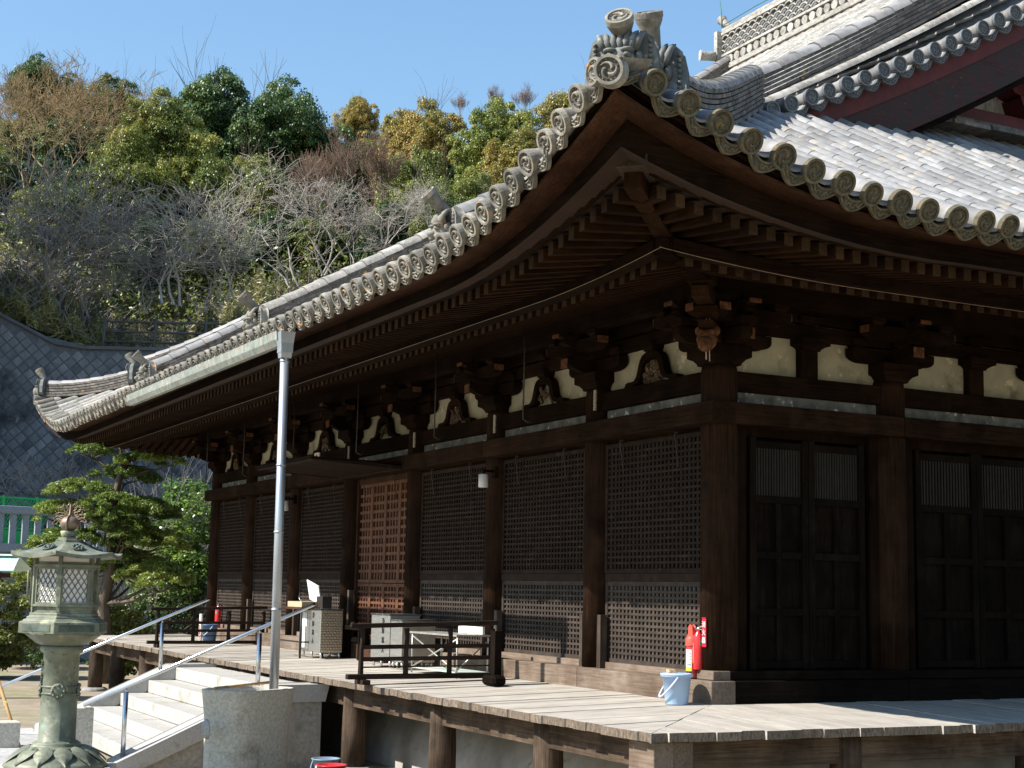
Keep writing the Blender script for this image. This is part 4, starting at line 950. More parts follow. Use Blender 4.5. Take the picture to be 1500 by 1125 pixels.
def offbox(x0, x1, y0, y1, z1, lab, side=None, txt='浄財箱人'):
    mb = MB(); mb.bb(x0, x1, y0, y1, .075, z1-.02, 0); o = mb.build('offering_box', [steel_b], None); bevel(o, .006)
    if side: q = MB(); q.bb(x1-.001, x1+.004, y0+.005, y1-.005, .08, z1-.03); q.bb(x1+.003, x1+.012, y0+.05, y0+.13, z1-.10, z1-.095); q.build('side_panel', side, o)
    l = MB(); l.bb(x0-.01, x1+.01, y0-.01, y1+.01, z1-.02, z1); l.build('lid', steel, o)
    for x in (x0+.05, (x0+x1)/2, x1-.03):
        for y in (y0+.03, y1-.03): f = MB(); f.tube([(x, y, -.01), (x, y, .08)], .017, 8); f.build('foot', steel_b, o)
    for i, c in enumerate(txt): textmesh(c, .085, 'box_writing', ink, o, frame(((x0+x1)/2+.1, y0-.004, z1-.10-.12*i), (1, 0, 0), (0, 0, 1), (0, -1, 0)))
    return tag(o, lab, 'offering box', 'steel offering boxes on the veranda')
b1 = offbox(-9.24, -8.44, -.85, -.52, .68, 'shiny steel offering box with quilted side by the top of the steps', quilt)
pn = MB(); pn.bb(-9.16, -9.05, -.862, -.853, .12, .62); pn.bb(-9.2, -9.0, -.858, -.853, .42, .62); pn.build('paper_notice', lblm, b1)
b2 = offbox(-6.72, -6.10, -.78, -.36, .66, 'steel offering box behind the near railing, farther left of the pair', None)
b3 = offbox(-6.02, -5.66, -.80, -.34, .60, 'plain steel offering box behind the near railing, right of the pair', mat('beige_steel', (.42, .38, .32), rough=.4, metal=.5, bump=0), '')
bbx = MB(); bbx.bb(-9.0, -8.75, -.72, -.58, .68, .85); bko = bbx.build('small_black_box', mat('black_box', (.03, .022, .02), rough=.6), None); tag(bko, 'small dark wooden box standing on top of the quilted steel offering box', 'box')
# rack table
rk = MB(); rxa, rxb, rya, ryb = -4.75, -3.95, -.85, -.42; rkz = .47
rk.bb(rxa-.55, rxb, rya, ryb, rkz-.02, rkz); 
ro_ = rk.build('wire_rack_table', mat('rack_metal', (.50, .49, .44), rough=.4, metal=.6, bump=0), None)
tag(ro_, 'light metal rack table with crossed braces behind the near railing', 'table')
rl = MB()
for x in (rxa-.5, rxb-.02):
    for y in (rya+.02, ryb-.02): l = MB(); l.tube([(x, y, -.02), (x, y, rkz)], .011, 6); l.build('leg', MT['rack_metal'], ro_)
rl.tube([(rxa-.5, rya+.02, .05), (rxb-.02, rya+.02, rkz-.05)], .009, 6); rl.tube([(rxa-.5, rya+.02, rkz-.05), (rxb-.02, rya+.02, .05)], .009, 6); rl.tube([(rxb-.02, rya, .05), (rxb-.02, ryb, rkz-.05)], .009, 6); rl.build('cross_brace', MT['rack_metal'], ro_)
lsf = MB(); lsf.bb(rxa-.5, rxb, rya+.02, ryb, .035, .05); lsf.build('shelf', mat('shelf_green', (.45, .52, .46), bump=0), ro_)
wbd = MB(); wbd.bb(rxa+.1, rxb-.05, -.50, -.47, .475, .56); wo = wbd.build('white_panel', lblm, ro_)
# writing desk with white board
dk = MB(); dk.bb(-9.95, -8.85, -1.0, -.60, .66, .69); dko = dk.build('writing_desk', wood('x', 'red'), None); tag(dko, 'narrow dark legged desk on the veranda left of the quilted steel box', 'desk')
for x in (-9.9, -8.92):
    for y in (-.97, -.63): l = MB(); l.tube([(x, y, -.03), (x, y, .66)], .016, 6); l.build('leg', blk, dko)
l = MB(); l.beam((-9.9, -.97, .2), (-8.92, -.97, .2), .02, .02); l.beam((-9.9, -.63, .2), (-8.92, -.63, .2), .02, .02); l.beam((-8.92, -.97, .2), (-8.92, -.63, .2), .02, .02); l.build('stretcher', blk, dko)
bx_ = MB(); bx_.bb(-9.6, -8.98, -.95, -.66, .692, .77); bxo = bx_.build('wooden_tray_box', mat('tray_wood', (.52, .40, .26), (.36, .25, .15), scale=6, bump=.1), None); tag(bxo, 'shallow pale wooden box on the writing desk', 'box')
wb = MB(); wb.box((-9.22, -.68, .90), (.44, .015, .30), 0, Matrix.Rotation(.28, 3, 'X') @ Matrix.Rotation(.22, 3, 'Y')); w1 = wb.build('white_notice_board', mat('white_board', (.82, .84, .80), rough=.5, bump=0), None); tag(w1, 'tilted white notice board propped on the desk box', 'board')
pnn = MB(); pnn.tube([(-9.5, -.78, .77), (-9.56, -.80, .84)], .008, 6); po = pnn.build('pen', steel, None); tag(po, 'small pen standing in the shallow wooden box on the desk', 'pen')
# veranda railings (portable)
def railing(x, ya, yb, lab, zt=.60):
    m = wood('y', 'rail'); mb = MB(); mb.beam((x, ya-.10, zt-.03), (x, yb+.06, zt+.02), .065, .05); mb.tube([(x, ya-.13, zt-.02), (x, ya-.09, zt-.02)], .032, 8)
    o = mb.build('railing', m, None); bevel(o, .008); tag(o, lab, 'railing', 'low dark railings on the veranda')
    for z in (.215, .345): r = MB(); r.beam((x, ya, z), (x, yb, z+.02), .03, .045); r.build('rail', m, o)
    r = MB(); r.beam((x, ya, .13), (x, yb, .145), .02, .016); r.build('rail', m, o)
    r = MB(); r.beam((x, ya-.16, .03), (x, yb, .035), .08, .055); bevel(r.build('base_beam', m, o), .006)
    for k in range(4):
        y = ya+(yb-ya)*k/3; p = MB(); p.tube([(x, y, .05), (x, y, .3), (x, y+.012, .45), (x, y, zt-.05)], [.033, .028, .026, .034], 6, sm=False); p.build('post', m, o)
    f = MB(); f.bb(x-.12, x+.12, ya-.02, ya+.07, -.05, .0); f.build('foot', m, o)
    return o
railing(-3.62, -2.14, -.56, 'low dark wooden railing across the near part of the veranda, right of the steps')
railing(-13.2, -1.95, -.14, 'low dark wooden railing across the far end of the veranda, behind the desk')
sp_ = MB(); sp_.bb(-2.90, -2.79, -.94, -.86, -.02, .55); spo = sp_.build('wooden_stand_post', wood('z', 'black'), None); tag(spo, 'short dark square post standing in a block at the right end of the near railing', 'post')
sb_ = MB(); sb_.box((-2.76, -.96, .035), (.30, .16, .11)); sbo = sb_.build('foot_block', wood('x', 'black'), spo); bevel(sbo, .03, 1)
bn = MB(); bn.bb(-8.15, -7.15, -.42, -.275, -.01, .20); bno = bn.build('entrance_step', wood('x', 'red'), None); tag(bno, 'reddish wooden step box in front of the entrance lattice door', 'step'); bevel(bno, .01)
bd = MB(); bd.bb(-9.05, -8.2, -.50, -.30, .40, .46); bd.bb(-9.0, -8.95, -.48, -.32, -.02, .4); bd.bb(-8.3, -8.25, -.48, -.32, -.02, .4); bdo = bd.build('dark_bench', wood('x', 'black'), None); bdo.location.x = .35; tag(bdo, 'dark wooden bench against the column between quilted box and entrance', 'bench')
fs = MB(); fs.bb(-14.35, -14.23, -.93, -.90, -.03, .48); fso = fs.build('upright_sign', mat('sign_white', (.62, .60, .55), (.5, .48, .43), scale=6, bump=0), None); tag(fso, 'narrow white upright board with red characters at the far end of the veranda', 'sign')
textmesh('火\n気\n厳\n禁', .085, 'sign_writing', redm, fso, frame((-14.29, -.932, .2), (1, 0, 0), (0, 0, 1), (0, -1, 0)), spacing=1.1)
# ---------------- bronze lantern ----------------
brz = mat('bronze_patina', (.225, .235, .17), (.105, .118, .088), scale=5, rough=.55, bump=.25, metal=.15, spots=((7, (.33, .34, .22), .56, .70), (18, (.06, .075, .06), .60, .68), (4, (.17, .29, .22), .64, .74)))
brd = mat('bronze_dark', (.13, .16, .125), (.06, .075, .06), scale=8, rough=.6, bump=.3, metal=.2)
gold = mat('worn_gold', (.30, .22, .15), (.19, .135, .095), scale=9, rough=.45, metal=.5, bump=.15)
LX, LY = -3.10, -5.40; lan = empty('bronze_lantern', (LX, LY, 0), 'tall green bronze temple lantern with hexagonal roof and gold flame jewel on lotus base', 'lantern')
hexrot = math.atan2(CAM.y-LY, CAM.x-LX)-.20
def hx(prof, mi=0, mb=None, n=6, rot=None, sm=False): return (mb or MB()).lathe(prof, (0, 0, 0), n, mi, sm, rot=hexrot if rot is None else rot)
hx([(.72, GZ), (.72, -.86), (.60, -.84), (.60, -.745)]).build('plinth', granite_d, lan)
b = MB(); b.lathe([(.47, -.745), (.48, -.73), (.44, -.69), (.33, -.62), (.25, -.585)], (0, 0, 0), 36, 0)
for k in range(12):
    t = k*math.pi/6; V = []
    for u in np.linspace(0, 1, 7):
        r = .25+.225*u; z = -.585-.145*u**1.6+.018; w = .055*math.sin(math.pi*min(1, .25+u*.8))*(1.2+u)
        for s_ in (-1, -.5, 0, .5, 1): V.append((r*math.cos(t)-w*s_*math.sin(t), r*math.sin(t)+w*s_*math.cos(t), z+.02*(1-s_*s_)))
    b.add(V, [(i*5+j, i*5+j+1, i*5+j+6, i*5+j+5) for i in range(6) for j in range(4)], 0, True)
b.build('lotus_base', brz, lan)
b = MB(); b.lathe([(.25, -.60), (.26, -.575), (.245, -.555), (.215, -.55), (.222, -.53), (.20, -.515), (.172, -.50), (.168, -.1), (.165, .30), (.19, .315), (.205, .34), (.195, .37), (.175, .38)], (0, 0, 0), 40); sh = b.build('shaft', brz, lan)
b = MB()
for z in (-.07, -.005): b.lathe([(.168, z-.012), (.180, z), (.168, z+.012)], (0, 0, 0), 40)
b.build('shaft_band', brz, sh)
for k in range(4):
    t = hexrot+.12+k*math.pi/2; c = MB(); c.lathe([(.0001, .014), (.03, .02), (.045, .012), (.062, .018), (.072, 0)], (0, 0, 0), 20)
    for q in range(8): c.lathe([(.0001, .028), (.010, .024), (.014, .012)], (.055*math.cos(q*.785), .055*math.sin(q*.785), 0), 6)
    od = Vector((math.cos(t), math.sin(t), 0)); inst(c.mesh('crest_medallion', brz), 'crest_medallion', sh, frame(od*.166+Vector((0, 0, -.04)), Vector((-od.y, od.x, 0)), Vector((0, 0, 1)), od))
tl = hexrot-1.32; od = Vector((math.cos(tl), math.sin(tl), 0))
textmesh('献\n燈', .12, 'raised_characters', brd, sh, frame(od*.172+Vector((0, 0, .12)), Vector((-od.y, od.x, 0)), Vector((0, 0, 1)), od), ext=.008)
b = MB(); 
hx([(.18, .375), (.25, .40), (.345, .47), (.385, .495)], 0, b, 12, sm=True); b.build('lotus_collar', brz, lan)
b = MB(); hx([(.385, .492), (.43, .495), (.43, .60), (.40, .61), (.385, .625), (.36, .63), (.36, .65), (.335, .655), (.335, .685)], 0, b); pf = b.build('platform', brz, lan); bevel(pf, .006)
for k in range(6):
    t = hexrot+math.pi/6+k*math.pi/3; od = Vector((math.cos(t), math.sin(t), 0)); sd = Vector((-od.y, od.x, 0)); b = MB(); r = .43*math.cos(math.pi/6)+.002
    F_ = lambda u, v, t_: od*(r+t_)+sd*u+Vector((0, 0, v)); b.prism([(-.17, .515), (.17, .515), (.17, .58), (-.17, .58)], F_, 0, .003); b.build('platform_panel', brd, pf)
ch = MB(); hx([(.31, .685), (.31, .70)], 0, ch); hx([(.325, .745), (.325, .765)], 0, ch); hx([(.325, 1.115), (.33, 1.14)], 0, ch); hx([(.30, 1.14), (.30, 1.165)], 0, ch); hx([(.33, 1.215), (.33, 1.245)], 0, ch)
for k in range(6):
    t = hexrot+k*math.pi/3; p = Vector((math.cos(t), math.sin(t), 0))*.30; ch.box(p+Vector((0, 0, .96)), (.035, .035, .54), 0, Matrix.Rotation(t, 3, 'Z'))
chb = ch.build('light_chamber', brz, lan)
ic = MB(); hx([(.285, .69), (.285, 1.22)], 0, ic); ic.build('chamber_inside', mat('paper_white', (.85, .80, .78), (.78, .74, .72), scale=3, bump=0), chb)
for k in range(6):
    t = hexrot+math.pi/6+k*math.pi/3; od = Vector((math.cos(t), math.sin(t), 0)); sd = Vector((-od.y, od.x, 0)); r = .30*math.cos(math.pi/6)-.005; b = MB(); hw = .118
    G_ = lambda u, v, t_: od*(r+t_)+sd*u+Vector((0, 0, v))
    for (u0, u1, z0, z1) in ((-hw-.02, -hw, .765, 1.115), (hw, hw+.02, .765, 1.115), (-hw, hw, .765, .785), (-hw, hw, 1.095, 1.115)): b.prism([(u0, z0), (u1, z0), (u1, z1), (u0, z1)], G_, -.01, .014)
    b.prism([(-.135, .70), (.135, .70), (.135, .745), (-.135, .745)], G_, -.02, .0); b.prism([(-.135, 1.165), (.135, 1.165), (.135, 1.215), (-.135, 1.215)], G_, -.04, -.03)
    for q in range(-7, 8):
        for sg_ in (-1, 1):
            u0, z0 = -hw, .785; P_ = []
            # diagonal lines clipped to the frame
            for tt_ in np.linspace(0, 1, 41):
                u = -hw+2*hw*tt_; z = .94+q*.088+sg_*(u)*1.5
                if .785 <= z <= 1.095: P_.append((u, z))
            if len(P_) > 2:
                for (a_, b_) in ((P_[0], P_[-1]),): b.beam(G_(*a_, .004*sg_), G_(*b_, .004*sg_), .008, .008, 0, up=tuple(od))
    b.build('lattice_window', brz, chb)
# open door leaf on the left
tD = hexrot-math.pi/2; dl = MB(); o1_ = Vector((math.cos(tD), math.sin(tD), 0))*.32; dl.box(o1_+Vector((0, 0, .93)), (.012, .03, .36)); dl.tube([o1_*.97+Vector((0, 0, 1.08)), o1_*1.12+Vector((0, 0, 1.08)), o1_*1.12+Vector((0, 0, .80)), o1_*.97+Vector((0, 0, .80))], .009, 6); dl.build('open_door_leaf', brz, chb)
rfm = MB(); n = 72; V = []
rows = []
for u in np.linspace(0, 1, 12):
    r0 = .105+(.545-.105)*u; z = 1.365-.135*(1-(1-u)**1.4)
    ring = []
    for k in range(n):
        t = 2*math.pi*k/n; kk = (k % 12)/12; ph = abs(kk-.0 if kk < .5 else 1-kk)*2   # 0 at corner, 1 mid-face
        hexf = math.cos(math.pi/6)/math.cos((t % (math.pi/3))-math.pi/6)
        lift = .035*(1-ph)**2*u**3
        ring.append(Vector((r0*hexf*math.cos(t+hexrot), r0*hexf*math.sin(t+hexrot), z+lift)))
    rows.append(ring)
last = rows[-1]; rows.append([p-Vector((0, 0, .035)) for p in last]); rows.append([Vector((p.x*.62, p.y*.62, 1.225)) for p in last])
for r_ in rows: V += r_
rfm.add(V, [(i*n+k, i*n+(k+1) % n, (i+1)*n+(k+1) % n, (i+1)*n+k) for i in range(len(rows)-1) for k in range(n)], 0, False)
lr_ = rfm.build('roof', brz, lan)
for k in range(6):
    t = hexrot+math.pi/6+k*math.pi/3; od = Vector((math.cos(t), math.sin(t), 0)); nrm = (od*.5+Vector((0, 0, .87))).normalized(); sd = Vector((-od.y, od.x, 0)); c = MB()
    c.lathe([(.045, .0), (.05, .008), (.06, .008), (.065, 0)], (0, 0, 0), 16); c.lathe([(.0001, .014), (.018, .012), (.025, 0)], (0, 0, 0), 10)
    for q in range(8): c.lathe([(.0001, .015), (.012, .012), (.015, 0)], (.043*math.cos(q*.785), .043*math.sin(q*.785), 0), 6)
    inst(c.mesh('roof_crest', brd), 'roof_crest', lr_, frame(od*.27+Vector((0, 0, 1.305)), sd, nrm.cross(sd), nrm))
b = MB(); hx([(.125, 1.35), (.125, 1.378), (.105, 1.383), (.105, 1.40)], 0, b); b.lathe([(.055, 1.40), (.07, 1.415), (.085, 1.46), (.07, 1.465)], (0, 0, 0), 20); b.build('finial_neck', brz, lan)
b = MB(); b.lathe([(.04, 1.465)]+[(.092*math.sin(p)+1e-4, 1.535-.074*math.cos(p)) for p in np.linspace(.5, math.pi-.3, 10)]+[(.012, 1.63), (.0001, 1.71)], (0, 0, 0), 24); jw = b.build('jewel', gold, lan)
fl = MB(); sdr = Vector((math.cos(hexrot+1.45), math.sin(hexrot+1.45), 0))
for axis in (sdr,):
    for q in [x*.5 for x in range(-11, 12)]:
        a_ = q*.27; ps_ = []
        for u in np.linspace(0, 1, 9):
            r = .07+.085*u+(.025 if abs(q) < 3 else 0)*u; an = a_*(.75+.35*u)+.13*math.sin(u*7+(0 if int(q*2) % 2 else 3.14)); ps_.append(axis*math.sin(an)*r*1.05+Vector((0, 0, 1.53+math.cos(an)*r*1.1)))
        fl.tube(ps_, [.0045]*8+[.007], 4); fl.lathe([(.0001, -.012), (.010, 0), (.0001, .014)], ps_[-1], 6)
for q in (0, 1):
    od2 = Vector((-sdr.y, sdr.x, 0))*(1 if q else -1); fl.tube([od2*.1*math.sin(a_)+Vector((0, 0, 1.53-.085*math.cos(a_))) for a_ in np.linspace(.3, 3.0, 9)]+[Vector((0, 0, 1.72))], .010, 5)
fl.build('flame', gold, jw)
# left foreground bits: stone block with broom
bs = MB(); bs.bb(-.16, .16, -.14, .14, 0, .34); bso = bs.build('granite_marker', granite_d, None, (-8.15, -5.05, GZ)); bevel(bso, .012); tag(bso, 'low grey granite marker block with carved characters left of the lantern', 'marker')
textmesh('納', .2, 'carved_characters', mat('carving', (.10, .095, .09), bump=0), bso, frame((0, -.142, .17), (1, 0, 0), (0, 0, 1), (0, -1, 0)))
br = MB(); br.tube([(-8.0, -4.9, GZ+.02), (-8.95, -5.15, GZ+1.02)], .022, 8); bro = br.build('broom_handle', mat('broom_wood', (.42, .25, .11), (.30, .17, .07), scale=10, bump=.1), None); tag(bro, 'thin wooden broom handle leaning left beside the granite marker', 'broom')
tp = MB(); tp.tube([(-8.46, -5.02, GZ+.50), (-8.50, -5.03, GZ+.545)], .0235, 8); tp.build('tape_band', mat('tape_green', (.45, .85, .05), bump=0), bro)
# ======================= GROUND AND BACKGROUND =======================
FH = Vector((-.8902, .4555, 0)); RH = Vector((.4555, .8902, 0))
def PT(D, px, z=0): l = (px-750)/2201*D; p = CAM+FH*D+RH*l; return Vector((p.x, p.y, z))
def zpx(D, px, py): return CAM.z+(873+.0205*(px-1043)-py)/2201*D*1.01
sand = mat('sandy_ground', (.33, .27, .195), (.21, .17, .125), scale=2.5, rough=.95, bump=.5, bd=.02, spots=((.7, (.20, .20, .10), .52, .66), (40, (.16, .13, .10), .62, .7)))
g = MB(); g.grid([[Vector((x, y, GZ)) for x in (-400, -80, -30, -10, 10, 60, 400)] for y in (-400, -60, -20, 0, 20, 60, 400)], 0, False); tag(g.build('ground', sand), kind='structure')
pv = MB(); y = -9.0
pm = mat('paving', (.44, .43, .41), (.31, .30, .285), scale=14, rough=.9, bump=.35, isl=.10)
for j in range(9):
    x = -10.6
    while x < -2.6: w = random.uniform(.6, .9); pv.bb(x+.004, min(x+w, -2.5)-.004, y+.004, y+.516, GZ-.05, GZ+.03); x += w
    y += .52
tag(pv.build('stone_path', pm), kind='structure')
# retaining wall of lozenge concrete blocks
rwm = mat('block_wall', (.25, .255, .26), (.09, .095, .10), scale=.9, st=(1, 1, .5), rough=.9, bump=.5, bd=.05, isl=.08, spots=((.5, (.035, .04, .045), .5, .66), (5, (.20, .20, .20), .60, .7)))
def wallpt(u, h, t=0):   # u along the wall (m), h height, leaning back
    b0 = PT(50, 0); d = Vector((.42, .9075, 0)).normalized(); nrm = Vector((.9075, -.42, 0)); return b0+d*u-nrm*(.22*h)+nrm*t+Vector((0, 0, GZ+h))
def wtop(u): return 10.35+.004*u+min(3, max(0, (1.3-u))*.5)
rwb = MB(); s_ = .46; u = -8
rwb.grid([[wallpt(u, h, -.04) for h in np.linspace(0, 1, 2)*0+np.array([0, wtop(u)])] for u in np.linspace(-8, 48, 40)], 1, False)
for i in range(-16, 112):
    for j in range(0, 50):
        cu = i*s_+(j % 2)*s_*.5; ch_ = .3+j*s_*.5
        if ch_ > wtop(cu)-.35: continue
        m_ = s_*.45; n_ = .10; V = [wallpt(cu-m_, ch_), wallpt(cu, ch_-m_), wallpt(cu+m_, ch_), wallpt(cu, ch_+m_)]
        tl_ = random.uniform(-.03, .03)
        kk_ = 1 if ch_ < 5.2 else .15; W_ = [wallpt(cu-n_, ch_, (.05+tl_)*kk_), wallpt(cu, ch_-n_, .05*kk_), wallpt(cu+n_, ch_, (.05-tl_)*kk_), wallpt(cu, ch_+n_, .05*kk_)]
        rwb.add(V+W_, [(4, 5, 6, 7), (0, 1, 5, 4), (1, 2, 6, 5), (2, 3, 7, 6), (3, 0, 4, 7)], 0)
cpb = []
for u in np.linspace(-8, 48, 57): cpb.append([wallpt(u, wtop(u)+dz, t) for dz, t in ((-.12, .08), (0, .08), (0, -.5))])
rwb.grid(cpb, 2, False)
rwo = rwb.build('retaining_wall', [rwm, mat('wall_joint', (.15, .155, .16), rough=.9), mat('coping_concrete', (.13, .135, .14), (.08, .085, .09), scale=2, rough=.9)]); tag(rwo, 'high shaded retaining wall of lozenge concrete blocks at the foot of the wooded hill', 'retaining wall')
# hillside
hs = MB(); hg = []
for D in np.linspace(52.5, 150, 34):
    row = []
    for px in np.linspace(-700, 2400, 50):
        p = PT(D, px); z = 9.4+(D-53)*.34+1.6*math.sin(px*.006+D*.05)+1.0*math.sin(px*.017+1)*min(1, (D-52)/10)
        if D > 100: z = 9.4+47*.34+(D-100)*.1
        if px < 60: z += min(2.0, (60-px)*.01)
        row.append(Vector((p.x, p.y, z if D > 53 else 9.0)))
    hg.append(row)
hs.grid(hg, 0, True); tag(hs.build('hillside', mat('hill_soil', (.14, .12, .07), (.06, .06, .035), scale=.8, rough=1, bump=1, bd=.3)), kind='structure')
def hz(D, px): return 9.4+(min(D, 100)-53)*.34+1.6*math.sin(px*.006+D*.05)+1.0*math.sin(px*.017+1)*min(1, (D-52)/10)
# ---- leaf helpers ----
def leafmat(name, c1, c2, c3, tr=.25):
    m = bpy.data.materials.new(name); m.use_nodes = True; N = m.node_tree.nodes; L = m.node_tree.links; b = N['Principled BSDF']
    g = N.new('ShaderNodeNewGeometry'); r = N.new('ShaderNodeValToRGB'); e = r.color_ramp.elements; e[0].color = (*c1, 1); e[0].position = .1; e[1].color = (*c3, 1); e[1].position = .95; k = e.new(.55); k.color = (*c2, 1)
    n = N.new('ShaderNodeTexNoise'); n.inputs['Scale'].default_value = .45; L.new(g.outputs['Position'], n.inputs[0])
    a = N.new('ShaderNodeMath'); a.operation = 'MULTIPLY_ADD'; L.new(g.outputs['Random Per Island'], a.inputs[0]); a.inputs[1].default_value = .6
    a2 = N.new('ShaderNodeMath'); a2.operation = 'MULTIPLY_ADD'; L.new(n.outputs['Fac'], a2.inputs[0]); a2.inputs[1].default_value = 1.6; a2.inputs[2].default_value = -.6; L.new(a2.outputs[0], a.inputs[2])
    L.new(a.outputs[0], r.inputs[0]); L.new(r.outputs[0], b.inputs['Base Color']); b.inputs['Roughness'].default_value = .42; b.inputs['Specular IOR Level'].default_value = .45
    ts = N.new('ShaderNodeBsdfTranslucent'); L.new(r.outputs[0], ts.inputs[0]); ms = N.new('ShaderNodeMixShader'); ms.inputs[0].default_value = tr; L.new(b.outputs[0], ms.inputs[1]); L.new(ts.outputs[0], ms.inputs[2]); L.new(ms.outputs[0], N['Material Output'].inputs[0])
    return m
lm_dark = leafmat('leaf_dark', (.028, .060, .02), (.075, .14, .038), (.19, .24, .065))
lm_lime = leafmat('leaf_lime', (.09, .13, .028), (.26, .30, .06), (.46, .40, .10), .35)
lm_mid = leafmat('leaf_mid', (.055, .09, .022), (.17, .21, .042), (.36, .34, .08), .3)
lm_gold = leafmat('leaf_gold', (.12, .13, .03), (.34, .29, .065), (.56, .36, .11), .35)
lm_pine = leafmat('needle', (.06, .11, .025), (.19, .26, .05), (.34, .38, .09), .3)
lm_cam = leafmat('leaf_glossy', (.05, .10, .02), (.15, .26, .045), (.38, .44, .10), .3)
lm_cam.node_tree.nodes['Principled BSDF'].inputs['Roughness'].default_value = .22
lm_brush = leafmat('leaf_brush', (.045, .04, .022), (.12, .10, .055), (.24, .21, .11))
lm_grass = leafmat('leaf_bamboo_grass', (.08, .09, .03), (.24, .23, .08), (.48, .42, .17))
twig = mat('twig_grey', (.43, .385, .34), (.25, .22, .19), scale=3, rough=.9, bump=0); twig_b = mat('twig_brown', (.25, .17, .12), (.14, .09, .06), scale=3, rough=.9, bump=0); twig_t = mat('twig_tan', (.36, .26, .13), (.22, .15, .08), scale=3, rough=.9, bump=0)
bark = mat('bark', (.16, .125, .095), (.07, .055, .04), scale=6, st=(1, 1, .25), rough=.95, bump=1, bd=.03)
def quads(P, Nn, size, asp=.6, jitter=.5):
    """leaf quads: centres P, normals Nn; returns verts"""
    n = len(P); Nn = Nn+rng.normal(0, jitter, (n, 3)); Nn /= np.linalg.norm(Nn, axis=1)[:, None]+1e-9
    R0 = rng.normal(0, 1, (n, 3)); U = np.cross(Nn, R0); U /= np.linalg.norm(U, axis=1)[:, None]+1e-9; V = np.cross(Nn, U)
    s = (size*rng.uniform(.6, 1.3, n))[:, None] if np.isscalar(size) else size[:, None]
    A = P-U*s*.5; B = P+V*s*asp*.5; C_ = P+U*s*.5; D_ = P-V*s*asp*.5
    return np.stack([A, B, C_, D_], 1).reshape(-1, 3)
def qmesh(name, V, m):
    me = bpy.data.meshes.new(name); n = len(V)//4; me.vertices.add(len(V)); me.vertices.foreach_set('co', V.astype(np.float32).ravel())
    me.loops.add(4*n); me.loops.foreach_set('vertex_index', np.arange(4*n, dtype=np.int32)); me.polygons.add(n); me.polygons.foreach_set('loop_start', np.arange(n, dtype=np.int32)*4); me.update(calc_edges=True); me.materials.append(m); return me
def crown(name, blobs, n, size, m, hollow=.75, asp=.6, sub=26):
    """blobs (x,y,z,rx,ry,rz); leaves sit on small clumps spread over each blob"""
    P = []; Nn = []; tot = sum(b[3]*b[4]+b[4]*b[5]+b[3]*b[5] for b in blobs)
    for b in blobs:
        k = max(6, int(sub*(b[3]*b[4]+b[4]*b[5]+b[3]*b[5])/tot*len(blobs))); nn_ = int(n*(b[3]*b[4]+b[4]*b[5]+b[3]*b[5])/tot)
        d = rng.normal(0, 1, (k, 3)); d /= np.linalg.norm(d, axis=1)[:, None]; c = d*rng.uniform(hollow, 1.02, (k, 1))*np.array(b[3:6])+np.array(b[:3])
        cr = rng.uniform(.22, .42, k)*(b[3]+b[4]+b[5])/3
        i = rng.integers(0, k, nn_); e = rng.normal(0, 1, (nn_, 3)); e /= np.linalg.norm(e, axis=1)[:, None]; e[:, 2] = np.where(e[:, 2] < -.3, -e[:, 2]*.5, e[:, 2])
        p = c[i]+e*(cr[i]*rng.uniform(.72, 1.12, nn_))[:, None]*np.array([1, 1, .8]); P.append(p); Nn.append(e*.8+np.array([0, 0, .6]))
    return qmesh(name, quads(np.concatenate(P), np.concatenate(Nn), size, asp), m)
def branches(mb, p, d, L, r, depth, maxd, spread=.55, n=3, mi=0, up=.1, rs=None, kmax=4, rmin=.004, wob=.18):
    rs = rs or random
    pts = [p]; q = p; dd = d.copy(); k = 4 if depth < 2 else 3
    for i in range(k):
        dd = (dd+Vector((rs.gauss(0, wob), rs.gauss(0, wob), rs.gauss(0, wob*.6)+up*.3))).normalized(); q = q+dd*(L/k); pts.append(q)
    rr = [max(rmin, r*(1-.45*i/k)) for i in range(k+1)]; mb.tube(pts, rr, 3 if depth > 1 else 6, mi, True, caps=False)
    if depth >= maxd: return
    nb = n+(1 if rs.random() < .6 else 0)
    for i in range(nb):
        t = rs.uniform(.35, 1) if i else 1.; j = min(int(t*k), k-1); pp = pts[j].lerp(pts[j+1], t*k-j if t*k-j <= 1 else 1)
        ax = Vector((rs.gauss(0, 1), rs.gauss(0, 1), rs.gauss(0, .6))).normalized(); nd = (dd+ax*spread*rs.uniform(.7, 1.4)+Vector((0, 0, up))).normalized()
        branches(mb, pp, nd, L*rs.uniform(.62, .90), rr[-1]*rs.uniform(.6, .85), depth+1, maxd, spread, n, mi, up, rs, kmax, rmin, wob)
def bare_tree(seed, h, m, maxd=6, spread=.6, up=.1, rmin=.010, n=3, multi=1, r=.14):
    rs = random.Random(seed); mb = MB()
    for q in range(multi):
        d = Vector((rs.gauss(0, .25), rs.gauss(0, .25), 1)).normalized(); branches(mb, Vector((rs.gauss(0, .1*multi), rs.gauss(0, .1*multi), -.4)), d, h*.30, r, 0, maxd, spread, n, 0, up, rs, rmin=rmin)
    return mb.mesh('bare_branches', m)
